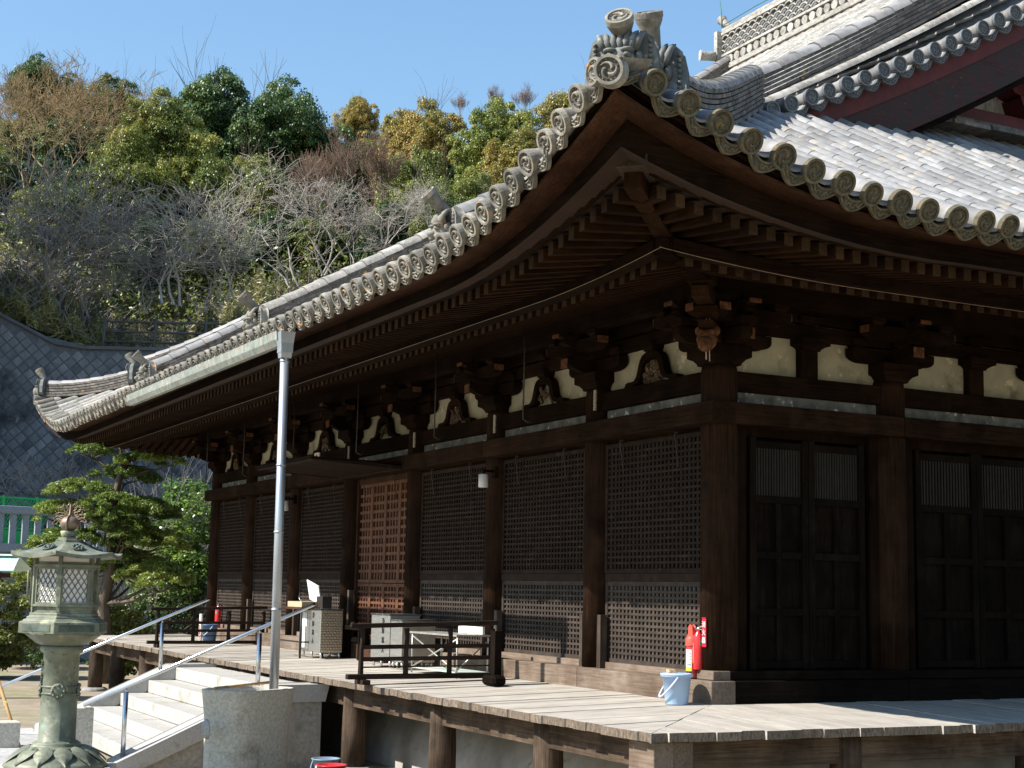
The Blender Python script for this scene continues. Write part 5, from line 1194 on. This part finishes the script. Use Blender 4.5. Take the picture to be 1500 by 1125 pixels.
# prototypes
def blobset(seed, R_, H_, nb):
    rs = random.Random(seed); B = [(0, 0, H_*.55, R_*.62, R_*.62, H_*.36)]
    for i in range(nb):
        t = 6.283*i/nb+rs.uniform(-.3, .3); k = rs.uniform(.45, .75); z = H_*rs.uniform(.32, .82); s = R_*rs.uniform(.28, .46)
        B.append((R_*k*math.cos(t), R_*k*math.sin(t), z, s*1.15, s*1.15, s*.85))
    B.append((0, 0, H_*.86, R_*.4, R_*.4, H_*.16)); return B
def trunk_mesh(seed, h, r=.25):
    rs = random.Random(seed); mb = MB(); branches(mb, Vector((0, 0, -1.)), Vector((0, 0, 1)), h*.5, r, 0, 3, .5, 3, 0, .25, rs); return mb.mesh('trunk', bark)
protos = {}
for nm, m, seed in (('d1', lm_dark, 1), ('d2', lm_dark, 2), ('m1', lm_mid, 3), ('m2', lm_mid, 4), ('g1', lm_gold, 5), ('g2', lm_gold, 6), ('l1', lm_lime, 7), ('l2', lm_lime, 8)):
    protos[nm] = (crown('crown', blobset(seed, 4.5, 9, 13), 90000, .185, m, .8, .62, 40), trunk_mesh(seed, 9))
def tree(nm, D, px, top, halfpx, lab, grp=None, base=None, hs_=1., rz=None):
    zb = hz(D, px) if base is None else base; zt = zpx(D, px, top); rad = halfpx/2201*D; h = (zt-zb); sc_ = rad/4.7
    o = empty('broadleaf_tree', PT(D, px, zb), lab, 'tree', grp or 'evergreen trees on the wooded hill', rz if rz is not None else random.uniform(0, 6.28))
    hz_ = h/9.0; zs = max(sc_*.7, min(hz_, sc_*1.5)); o.location.z = zt-9.35*zs; c, t = protos[nm]
    for me, pn in ((c, 'crown'), (t, 'trunk')): k = bpy.data.objects.new(pn, me); COL.objects.link(k); k.parent = o
    o.scale = (sc_, sc_, zs)
    return o
for a in (('d1', 82, 300, 92, 95, 'large dark green tree with a broad top, left of centre on the hill skyline'), ('d2', 80, 400, 100, 95, 'large dark green tree right of the broad dark one, tallest mass on the hill'),
          ('l1', 74, 215, 120, 80, 'yellowish green tree on the left slope of the big dark trees'), ('l2', 72, 165, 172, 75, 'yellow green tree below the skyline, left of the dark trees'),
          ('d2', 88, 20, 62, 45, 'dark green tree at the left edge of the photo on the skyline'), ('g1', 84, 508, 128, 34, 'small golden green tree in the gap right of the dark trees'),
          ('g2', 78, 605, 132, 66, 'golden brown tree on the skyline between the gap and the bright green tree'), ('l2', 72, 610, 205, 66, 'green tree just below the golden brown skyline tree'),
          ('l1', 74, 722, 130, 68, 'bright yellow green tree above the ridge ornament of the lower roof'), ('g1', 70, 765, 180, 70, 'golden tree in front of the bright yellow green tree'),
          ('g2', 80, 850, 108, 62, 'golden tree on the skyline just left of the roof corner ornament'), ('l2', 66, 690, 240, 50, 'green tree low behind the tile ridge, right of centre'),
          ('d1', 90, 130, 96, 50, 'distant green tree on the skyline behind the brown twigs'), ('d2', 92, 70, 92, 50, 'distant dark tree behind the brown twigs at upper left'), ('m1', 70, 900, 170, 70, 'green tree behind the near roof corner'), ('m2', 68, 350, 215, 80, 'shaded green tree below the big dark trees'), ('m1', 64, 60, 250, 55, 'green tree half hidden by bare branches at the left edge'), ('d1', 70, 480, 260, 60, 'dark green tree behind the pale bare branches, centre left')):
    tree(*a)
for i, (D, px, top, nm) in enumerate(((88, 10, 150, 'm2'), (86, 85, 160, 'd1'), (88, 150, 170, 'm1'), (86, 240, 180, 'd2'), (88, 310, 175, 'd1'), (86, 380, 185, 'd2'), (88, 450, 185, 'd1'), (84, 520, 195, 'm2'), (86, 575, 200, 'm1'), (86, 650, 195, 'd2'), (86, 720, 200, 'd1'), (88, 800, 185, 'm1'),
        (70, 110, 300, 'm1'), (68, 200, 310, 'd1'), (68, 290, 305, 'm2'), (66, 390, 300, 'd2'), (66, 450, 310, 'm1'), (64, 560, 290, 'd1'), (62, 640, 275, 'm2'), (68, 20, 320, 'd2'), (80, -25, 215, 'm1'), (80, 40, 225, 'd1'), (78, 130, 240, 'd2'), (76, 255, 250, 'm2'))):
    tree(nm, D, px, top, 62 if i < 12 else 52, 'shaded green tree filling the slope behind the bare trees', 'understorey trees behind the bare trees')
for (x, y, zt) in ((-42, -9, 27), (-45, -12, 30), (-40, -13, 26), (-38.5, -9.5, 24), (-47.5, -12, 28)):
    o = empty('broadleaf_tree', (x, y, zt-9.3), 'dark evergreen on the spur outside the left edge of the photo', 'tree', 'trees on the left spur')
    for me, pn in zip(protos['d1'], ('crown', 'trunk')): k = bpy.data.objects.new(pn, me); COL.objects.link(k); k.parent = o
bm = [bare_tree(10+i, 9, twig, 5, .80, .07, .013, 2, 4, .075) for i in range(3)]; btl = [bare_tree(50+i, 9, mat('twig_pale', (.52, .48, .42), (.34, .30, .26), scale=3, rough=.9, bump=0), 5, .85, .06, .010, 2, 3, .06) for i in range(2)]; bb_ = [bare_tree(30+i, 8, twig_b, 5, .5, .3, .012, 3, 2, .07) for i in range(2)]; bt = [bare_tree(40, 9, twig_t, 6, .6, .1, .011, 2, 4, .06)]  # twig_pale: lighter copy of the grey twigs, sunlit look put into the colour
btn = [0]
def bare(me, D, px, base_py, top_py, lab, grp='leafless trees on the hillside', wide=1., rz=None):
    zb = zpx(D, px, base_py); zt = zpx(D, px, top_py); zs = (zt-zb)/me['h']; o = bpy.data.objects.new('bare_tree', me); COL.objects.link(o); o.location = PT(D, px, zb); o.scale = (zs*wide, zs*wide, zs); o.rotation_euler[2] = random.uniform(0, 6.28) if rz is None else rz; tag(o, lab, 'bare tree', grp); return o
for me in bm+bb_+bt+btl: me['h'] = float(max(v.co.z for v in me.vertices))
for a in ((btl[0], 55, 235, 435, 245, 'very pale bare tree catching the sun, front of the slope left of centre', 'leafless trees on the hillside', 1.35), (btl[0], 56, 330, 430, 265, 'very pale low bare tree between the two sunlit ones', 'leafless trees on the hillside', 1.2), (btl[1], 55, 420, 410, 235, 'very pale bare tree catching the sun, front of the slope above the long eave', 'leafless trees on the hillside', 1.4), (btl[1], 55, 560, 350, 245, 'very pale bare tree reaching down to the tiled ridge', 'leafless trees on the hillside', 1.3),
          (bm[1], 57, 150, 430, 270, 'pale bare tree left of the sunlit one left of centre'), 
          (bm[1], 58, 470, 395, 225, 'pale bare spreading tree above the middle of the long eave'), 
          (bm[1], 56, 60, 440, 215, 'tall grey bare tree at the left edge above the retaining wall', 'leafless trees on the hillside', 1.3), (bm[0], 55, 5, 460, 190, 'grey bare tree partly cut by the left edge of the photo', 'leafless trees on the hillside', 1.2), (bm[2], 57, 105, 460, 290, 'low grey bare tree above the corner of the retaining wall'),
          (bb_[0], 62, 490, 330, 165, 'reddish brown bare tree between the dark trees and the golden tree'), (bb_[1], 64, 545, 330, 185, 'reddish brown bare tree left of the golden brown tree'), (bb_[1], 60, 445, 330, 205, 'brown bare tree in front of the dark trees'),
          (bt[0], 70, 60, 250, 78, 'tan twiggy tree on the upper left slope', 'leafless trees on the hillside', 1.3), (bt[0], 74, 120, 230, 92, 'tan twiggy tree right of the upper left one', 'leafless trees on the hillside', 1.3), (bt[0], 66, 20, 260, 95, 'tan twiggy tree at the upper left edge', 'leafless trees on the hillside', 1.1),
          (bm[2], 60, 620, 340, 250, 'pale bare bush like tree by the low green trees right of centre'), (bm[0], 56, 285, 450, 300, 'low pale bare tree above the bamboo grass'), 
          (bm[1], 56, 200, 455, 330, 'low bare tree just above the fence on the wall'), (bm[2], 60, 510, 380, 270, 'pale bare tree with fine twigs left of the tile ridge end')): bare(*a)
for i, (D, px, b_, t_) in enumerate(((96, 120, 130, 86), (96, 275, 130, 97), (96, 665, 165, 120), (96, 715, 165, 112), (98, 765, 165, 106))):
    bare(bb_[i % 2], D, px, b_, t_, 'thin bare treetop rising above the hill skyline', 'bare treetops on the skyline', .9)
# undergrowth on the slope
def slope_scatter(n, D0, D1, px0, px1, zj, size, m, name, asp=.3, jit_=.8, nrm=(.3, -.4, .8)):
    D = rng.uniform(D0, D1, n); px = rng.uniform(px0, px1, n); l = (px-750)/2201*D
    z = 9.4+(np.minimum(D, 100)-53)*.34+1.6*np.sin(px*.006+D*.05)+np.sin(px*.017+1)*np.minimum(1, (D-52)/10)
    X = CAM.x+FH.x*D+RH.x*l; Y = CAM.y+FH.y*D+RH.y*l
    cl = np.abs(np.sin(px*.11+D*1.3)+np.sin(px*.037-D*.7))*.5
    P = np.stack([X, Y, z+rng.uniform(0, 1, n)*zj*(.35+cl)], 1); o = bpy.data.objects.new(name, qmesh(name, quads(P, np.tile(np.array(nrm), (n, 1)), size, asp, jit_), m)); COL.objects.link(o); return tag(o, kind='stuff')
slope_scatter(130000, 55, 76, -60, 760, 1.5, .20, lm_brush, 'undergrowth', .22)
slope_scatter(90000, 62, 92, -60, 1000, 2.6, .24, lm_mid, 'slope_shrubs', .45)
slope_scatter(46000, 53.3, 59, -40, 430, 1.1, .34, lm_grass, 'bamboo_grass', .13, 1.)
slope_scatter(16000, 57, 62, 255, 400, 1.8, .32, lm_grass, 'sunny_bamboo_grass', .2, 1.)
# tangle of dead stems
tw = MB()
for i in range(2600):
    D = random.uniform(53.5, 66); px = random.uniform(-40, 620); z = hz(D, px); p = PT(D, px, z); l = random.uniform(.7, 2.2); d = Vector((random.gauss(0, .7), random.gauss(0, .7), 1)).normalized()
    m_ = p+d*l*.5+Vector((random.gauss(0, .1), random.gauss(0, .1), 0)); tw.tube([p, m_, p+d*l+Vector((random.gauss(0, .3), random.gauss(0, .3), -.2))], [.016, .012, .008], 3, 0, True, False)
tag(tw.build('dead_stems', twig), kind='stuff')
# wooded spur to the left, outside the frame, whose shade lies over the retaining wall
sp2 = MB(); pc = PT(50, -420)
sp2.lathe([(9, GZ-1), (8, 7), (6.5, 13), (4.5, 16.5), (2, 18), (.01, 18.3)], (-42.5, -11, 0), 24); sp2.lathe([(8, GZ-1), (7, 10), (5.5, 16), (3.5, 20), (2, 22), (.01, 22.3)], (-48, -12, 0), 24); tag(sp2.build('left_spur', MT['hill_soil']), kind='structure')
# guard fence along the top of the wall
gf = MB(); m_f = mat('fence_wood', (.13, .11, .10), (.08, .07, .06), scale=4, rough=.9)
gfo = MB(); 
for k in range(3): gfo.tube([wallpt(u, wtop(u)+.3+.38*k, -.7) for u in np.linspace(2.5, 34, 20)], .045, 6)
gfo = gfo.build('hill_fence', m_f); tag(gfo, 'low dark rail fence along the top of the retaining wall', 'fence')
for u in np.arange(2.5, 34, 1.8): p_ = MB(); p_.tube([wallpt(u, wtop(u)-.2, -.7), wallpt(u, wtop(u)+1.2, -.7)], .06, 6); p_.build('post', m_f, gfo)
# ---- middle distance: stone bank, balustrade, green fence ----
bankm = mat('stone_bank', (.30, .31, .31), (.17, .18, .18), scale=2.2, rough=.95, bump=.8, bd=.03, isl=.22, spots=((3, (.12, .13, .10), .55, .7),))
DB = 40
sbk = MB()
BD = Vector((-.197, .98, 0)).normalized(); BN = Vector((BD.y, -BD.x, 0))
def bline(D0, px, z, t=0):
    P0 = PT(D0, 75, z); r = P0-CAM; k = (px-750)/2201; u = (k*r.dot(FH)-r.dot(RH))/(BD.dot(RH)-k*BD.dot(FH)); return P0+BD*u+BN*t
def bpt(px, z, t=0): return bline(DB, px, z, t)
zb0, zb1 = GZ, zpx(DB, 100, 812)
sbk.grid([[bpt(px, z, -.05) for z in (zb0, zb1)] for px in (-150, 900)], 1, False)
z = zb0; 
while z < zb1-.1:
    h = random.uniform(.34, .5); px = -150+random.uniform(0, 20)
    while px < 820:
        w = random.uniform(22, 42); n_ = 7; cx_, cz_ = px+w/2, z+h/2; ring = []; inn = []
        for k in range(n_):
            t = 6.283*k/n_+random.uniform(-.15, .15); e = .70
            ux = math.copysign(abs(math.cos(t))**e, math.cos(t))*w*.52; uz = math.copysign(abs(math.sin(t))**e, math.sin(t))*h*.54
            ring.append(bpt(cx_+ux, cz_+uz, 0)); inn.append(bpt(cx_+ux*.72, cz_+uz*.72, .09+random.uniform(-.02, .02)))
        sbk.add(ring+inn, [tuple(n_+k for k in range(n_))]+[(k, (k+1) % n_, n_+(k+1) % n_, n_+k) for k in range(n_)], 0, False); px += w
    z += h*.92
sbo_ = sbk.build('stone_bank_wall', [bankm, mat('bank_joint', (.05, .05, .045), rough=1)]); tag(sbo_, 'rough stone wall behind the garden pine, carrying the stone balustrade', 'stone wall')
tr_ = MB(); tr_.grid([[bpt(px, zb1, t) for t in (.1, -30)] for px in (-400, 900)], 0, False); tag(tr_.build('upper_terrace', sand), kind='structure')
bal = MB(); zc = zb1+.02; zt_ = zpx(DB, 100, 748)
bal.beam(bpt(-150, zt_-.08, .0), bpt(800, zt_-.08+.0, .0), .24, .20); bal = bal.build('stone_balustrade', mat('balustrade_stone', (.33, .36, .40), (.20, .22, .25), scale=30, rough=.9, bump=.3)); bevel(bal, .02); tag(bal, 'grey stone balustrade on top of the rough stone wall at left', 'balustrade')
bb0 = MB(); bb0.beam(bpt(-150, zb1+.11, 0), bpt(800, zb1+.11, 0), .3, .22); bb0.build('base_beam', MT['balustrade_stone'], bal)
pb_ = MB(); pb_.bb(-.07, .07, -.07, .07, 0, zt_-zb1-.38); pbm = pb_.mesh('baluster', MT['balustrade_stone'])
ang = math.atan2(BD.y, BD.x)
for i in range(46): px = -142+i*18.3+2.6; inst(pbm, 'baluster', bal, Matrix.Translation(bpt(px+1, zb1+.20, 0)) @ Matrix.Rotation(ang, 4, 'Z'))
ang = math.atan2(RH.y, RH.x)
gre = mat('green_mesh', (.03, .42, .12), (.02, .34, .09), scale=2, rough=.6, bump=0)
DG = 46; gn = MB(); gp = lambda px, z, t=0: bline(DG, px, z, t)
zg0, zg1 = zb1+.25, zpx(DG, 50, 734)
gn.beam(gp(-60, zg1), gp(92, zg1), .05, .05); gn.beam(gp(-60, zg0), gp(92, zg0), .05, .05); gn.beam(gp(-60, (zg0*.62+zg1*.38)), gp(92, zg0*.62+zg1*.38), .05, .05)
for px in np.arange(-60, 93, 4.2):
    gn.beam(gp(px, zg1), gp(px-26, zg0*.62+zg1*.38), .02, .05, up=tuple(FH)) if px > -34 else None
gn.add([gp(-60, zg0, .01), gp(92, zg0, .01), gp(92, zg0*.66+zg1*.34, .01), gp(-60, zg0*.66+zg1*.34, .01)], [(0, 1, 2, 3)])
for px in (-60, 11, 60, 92): gn.beam(gp(px, zg0-.5), gp(px, zg1+.05), .08, .08, up=tuple(FH))
tag(gn.build('green_mesh_fence', gre), 'bright green mesh fence behind the stone balustrade at left', 'fence')
# small copper roof at the left edge
DS = 27; cr_ = empty('notice_shelter', PT(DS, -10, GZ), 'small shelter with pale copper roof cut by the left edge of the photo', 'shelter')
rz_ = zpx(DS, 20, 816); M_ = Matrix.Translation((0, 0, rz_-GZ)) @ Matrix.Rotation(ang, 4, 'Z')
q = MB(); Rt = Matrix.Rotation(ang, 3, 'Z'); L3 = lambda x, y, z: Rt @ Vector((x, y, z-GZ))
for k in range(5):
    y0 = -.12-.13*k; z0 = rz_-.05*k; q.add([L3(-1.2, y0+.13, z0), L3(.60+.024*k, y0+.13, z0), L3(.624+.024*k, y0, z0-.05), L3(-1.2, y0, z0-.05), L3(-1.2, y0, z0-.065), L3(.624+.024*k, y0, z0-.065)], [(0, 1, 2, 3), (3, 2, 5, 4)])
q.add([L3(-1.2, .01, rz_), L3(.6, .01, rz_), L3(.7, .6, rz_-.26), L3(-1.2, .6, rz_-.26)], [(0, 1, 2, 3)]); q.add([L3(-1.2, 0, rz_+.04), L3(.55, 0, rz_+.04), L3(.55, .05, rz_), L3(-1.2, .05, rz_), L3(-1.2, -.1, rz_+.01), L3(.55, -.1, rz_+.01)], [(0, 1, 2, 3), (0, 1, 5, 4)])
q.build('roof', mat('pale_copper', (.50, .66, .62), (.38, .52, .49), scale=5, rough=.5, bump=.1), cr_)
for x in (-1.0, -.5): q = MB(); a_ = L3(x, .1, GZ); b_ = L3(x, .1, rz_-.1); q.tube([a_, b_], .06, 8); q.build('post', wood('z', 'red'), cr_)
q = MB(); q.beam(L3(-1.1, -.5, rz_-.34), L3(.62, -.5, rz_-.34), .05, .08); q.beam(L3(-1.1, .1, rz_-.16), L3(.5, .1, rz_-.16), .06, .1); q.build('eave_beam', wood('x', 'red'), cr_)
# ---- garden pine in cloud pruning ----
def pine(loc, lab):
    o = empty('garden_pine', loc, lab, 'tree'); tb2 = MB(); s = 1.
    path = [(0, 0, -.1), (.02, 0, .8), (-.06, .05, 1.6), (.08, 0, 2.5), (.03, -.05, 3.4), (.16, 0, 4.3), (.10, 0, 5.0)]
    P = [RH*a+FH*b+Vector((0, 0, c)) for a, b, c in path]; tb2.tube(P, [.16, .14, .125, .11, .09, .06, .03], 9)
    pads = [(-.15, 0, 5.05, .62, .30), (.42, .1, 5.0, .55, .28), (.75, -.1, 4.42, .55, .26), (-.42, .1, 4.65, .36, .2), (.15, .3, 4.15, .5, .24), (-.60, -.1, 3.75, .66, .30), (-1.0, .1, 3.35, .6, .28), (.1, -.35, 3.5, .62, .28), (.85, .1, 3.35, .72, .36), (.45, -.3, 3.0, .6, .3), (-.75, -.2, 2.75, .7, .30), (-1.35, .1, 2.55, .5, .25), (1.05, .0, 2.75, .75, .34), (.45, .4, 2.35, .7, .3), (1.35, -.1, 2.1, .7, .3), (-.35, .3, 2.2, .55, .24), (.95, -.2, 1.55, .5, .22), (.35, -.3, 1.35, .38, .2), (-1.5, -.1, 2.05, .4, .2)]
    V = []; o.scale = (1.06, 1.06, 1.035)
    pads += [(a+random.uniform(-.35, .35), b+random.uniform(-.5, .5), z-random.uniform(.05, .3), r*.75, h) for a, b, z, r, h in pads[6:]]
    for (a, b, z, r, h) in pads:
        h *= 1.45
        if z < 1.7: continue
        if z > 4: a *= 1.1; r *= 1.3
        elif a > .4: a *= .72
        c = RH*a+FH*b+Vector((0, 0, z)); j = min(range(len(P)), key=lambda k: abs(P[k].z-(z-.35))); tb2.tube([P[j], P[j].lerp(c, .5)+Vector((0, 0, -.12)), c+Vector((0, 0, -.08))], [.05, .035, .02], 5)
        for q in range(5): t = random.uniform(0, 6.28); tb2.tube([c+Vector((0, 0, -.1)), c+Vector((math.cos(t)*r*.7, math.sin(t)*r*.7, .02))], [.018, .007], 4)
        n = int(5200*r*r/.36); k = 46; sub = rng.uniform(-1, 1, (k, 2)); sub = sub[(sub**2).sum(1) < 1]; k = len(sub); i = rng.integers(0, k, n); e = rng.normal(0, 1, (n, 3)); e /= np.linalg.norm(e, axis=1)[:, None]; e[:, 2] = np.abs(e[:, 2])*.9
        cz = h*np.sqrt(np.maximum(0, 1-(sub**2).sum(1)))*.75
        p = np.stack([c.x+sub[i, 0]*r, c.y+sub[i, 1]*r, c.z+cz[i]-.06], 1)+e*(r*.22*rng.uniform(.5, 1, n))[:, None]
        V.append(quads(p, rng.normal(0, 1, (n, 3)), .085, .28, .3))
    me = qmesh('foliage', np.concatenate(V), lm_pine); k = bpy.data.objects.new('crown', me); COL.objects.link(k); k.parent = o; tb2.build('trunk', bark, o); return o
DP = 32; pine(PT(DP, 168, GZ), 'cloud pruned garden pine behind the bronze lantern')
def bush(name, D, px, top, hw, lab, m, n=9000, size=.09, bz=GZ, cat='shrub', asp=.6, flat=1., sub=60, grp=None):
    zt = zpx(D, px, top); r = hw/2201*D; h = zt-bz; me = crown('foliage', [(0, 0, h*.52, r*.9, r*.9, h*.45)], n, size, m, .82, asp, sub); o = empty(name, PT(D, px, bz), lab, cat, grp); k = bpy.data.objects.new('foliage', me); COL.objects.link(k); k.parent = o
    sm = MB(); rs = random.Random(px)
    for i in range(5): branches(sm, Vector((rs.uniform(-.1, .1), rs.uniform(-.1, .1), 0)), Vector((rs.gauss(0, .4), rs.gauss(0, .4), 1)).normalized(), h*.4, .03, 0, 2, .5, 3, 0, .1, rs)
    sm.build('stem', bark, o); return o
bush('clipped_shrub', 33, 6, 850, 62, 'round clipped shrub at the left edge beside the lantern', lm_mid, 30000, .075)
bush('clipped_shrub', 33, 190, 886, 42, 'round clipped shrub behind the steps, below the pine', lm_mid, 16000, .075)
bush('shade_shrub', 35, 262, 815, 48, 'dark shrub in the shade below the camellia', lm_dark, 14000, .08)
bush('shade_shrub', 37, 70, 915, 60, 'low dark shrub behind the lantern shaft', lm_dark, 12000, .06)
bush('shade_shrub', 37, 225, 862, 36, 'dark shrub against the stone wall between pine and hall', lm_dark, 12000, .08)
def camellia(D, px, top, hw, lab):
    zt = zpx(D, px, top); r = hw/2201*D; h = zt-GZ; me = crown('crown', [(0, 0, h*.72, r, r, h*.26), (r*.3, r*.2, h*.55, r*.8, r*.7, h*.2), (-r*.4, -.1, h*.60, r*.6, r*.6, h*.18)], 15000, .095, lm_cam, .7, .55, 60)
    o = empty('camellia_tree', PT(D, px, GZ), lab, 'tree'); k = bpy.data.objects.new('crown', me); COL.objects.link(k); k.parent = o; sm = MB(); rs = random.Random(5)
    for i in range(3): branches(sm, Vector((rs.uniform(-.3, .3), rs.uniform(-.3, .3), 0)), Vector((rs.gauss(0, .15), rs.gauss(0, .15), 1)).normalized(), h*.45, .05, 0, 3, .45, 3, 0, .2, rs)
    sm.build('trunk', mat('pale_bark', (.36, .33, .27), (.22, .20, .16), scale=4, rough=.9), o)
camellia(35, 282, 705, 46, 'glossy leaved camellia left of the far end of the hall')
camellia(37, 240, 765, 34, 'smaller glossy leaved tree between the pine and the camellia')
# bare cherry branches in front of the retaining wall
for i, (D, px, b_, t_) in enumerate(((49, 40, 790, 650), (49, 110, 790, 665), (49, 165, 790, 665), (49, 225, 790, 672), (49, 290, 790, 665))):
    bare(bm[i % 3], D, px, b_, t_, ['pale bare tree at the far left in front of the block wall', 'pale bare tree above the green fence end', 'pale bare tree directly left of the pine top', 'pale bare tree right of the pine trunk top', 'pale bare tree above the camellia', 'pale bare tree at the extreme left edge below the wall coping', 'pale bare tree by the far hall corner'][i], 'leafless trees in front of the retaining wall', 1.25)
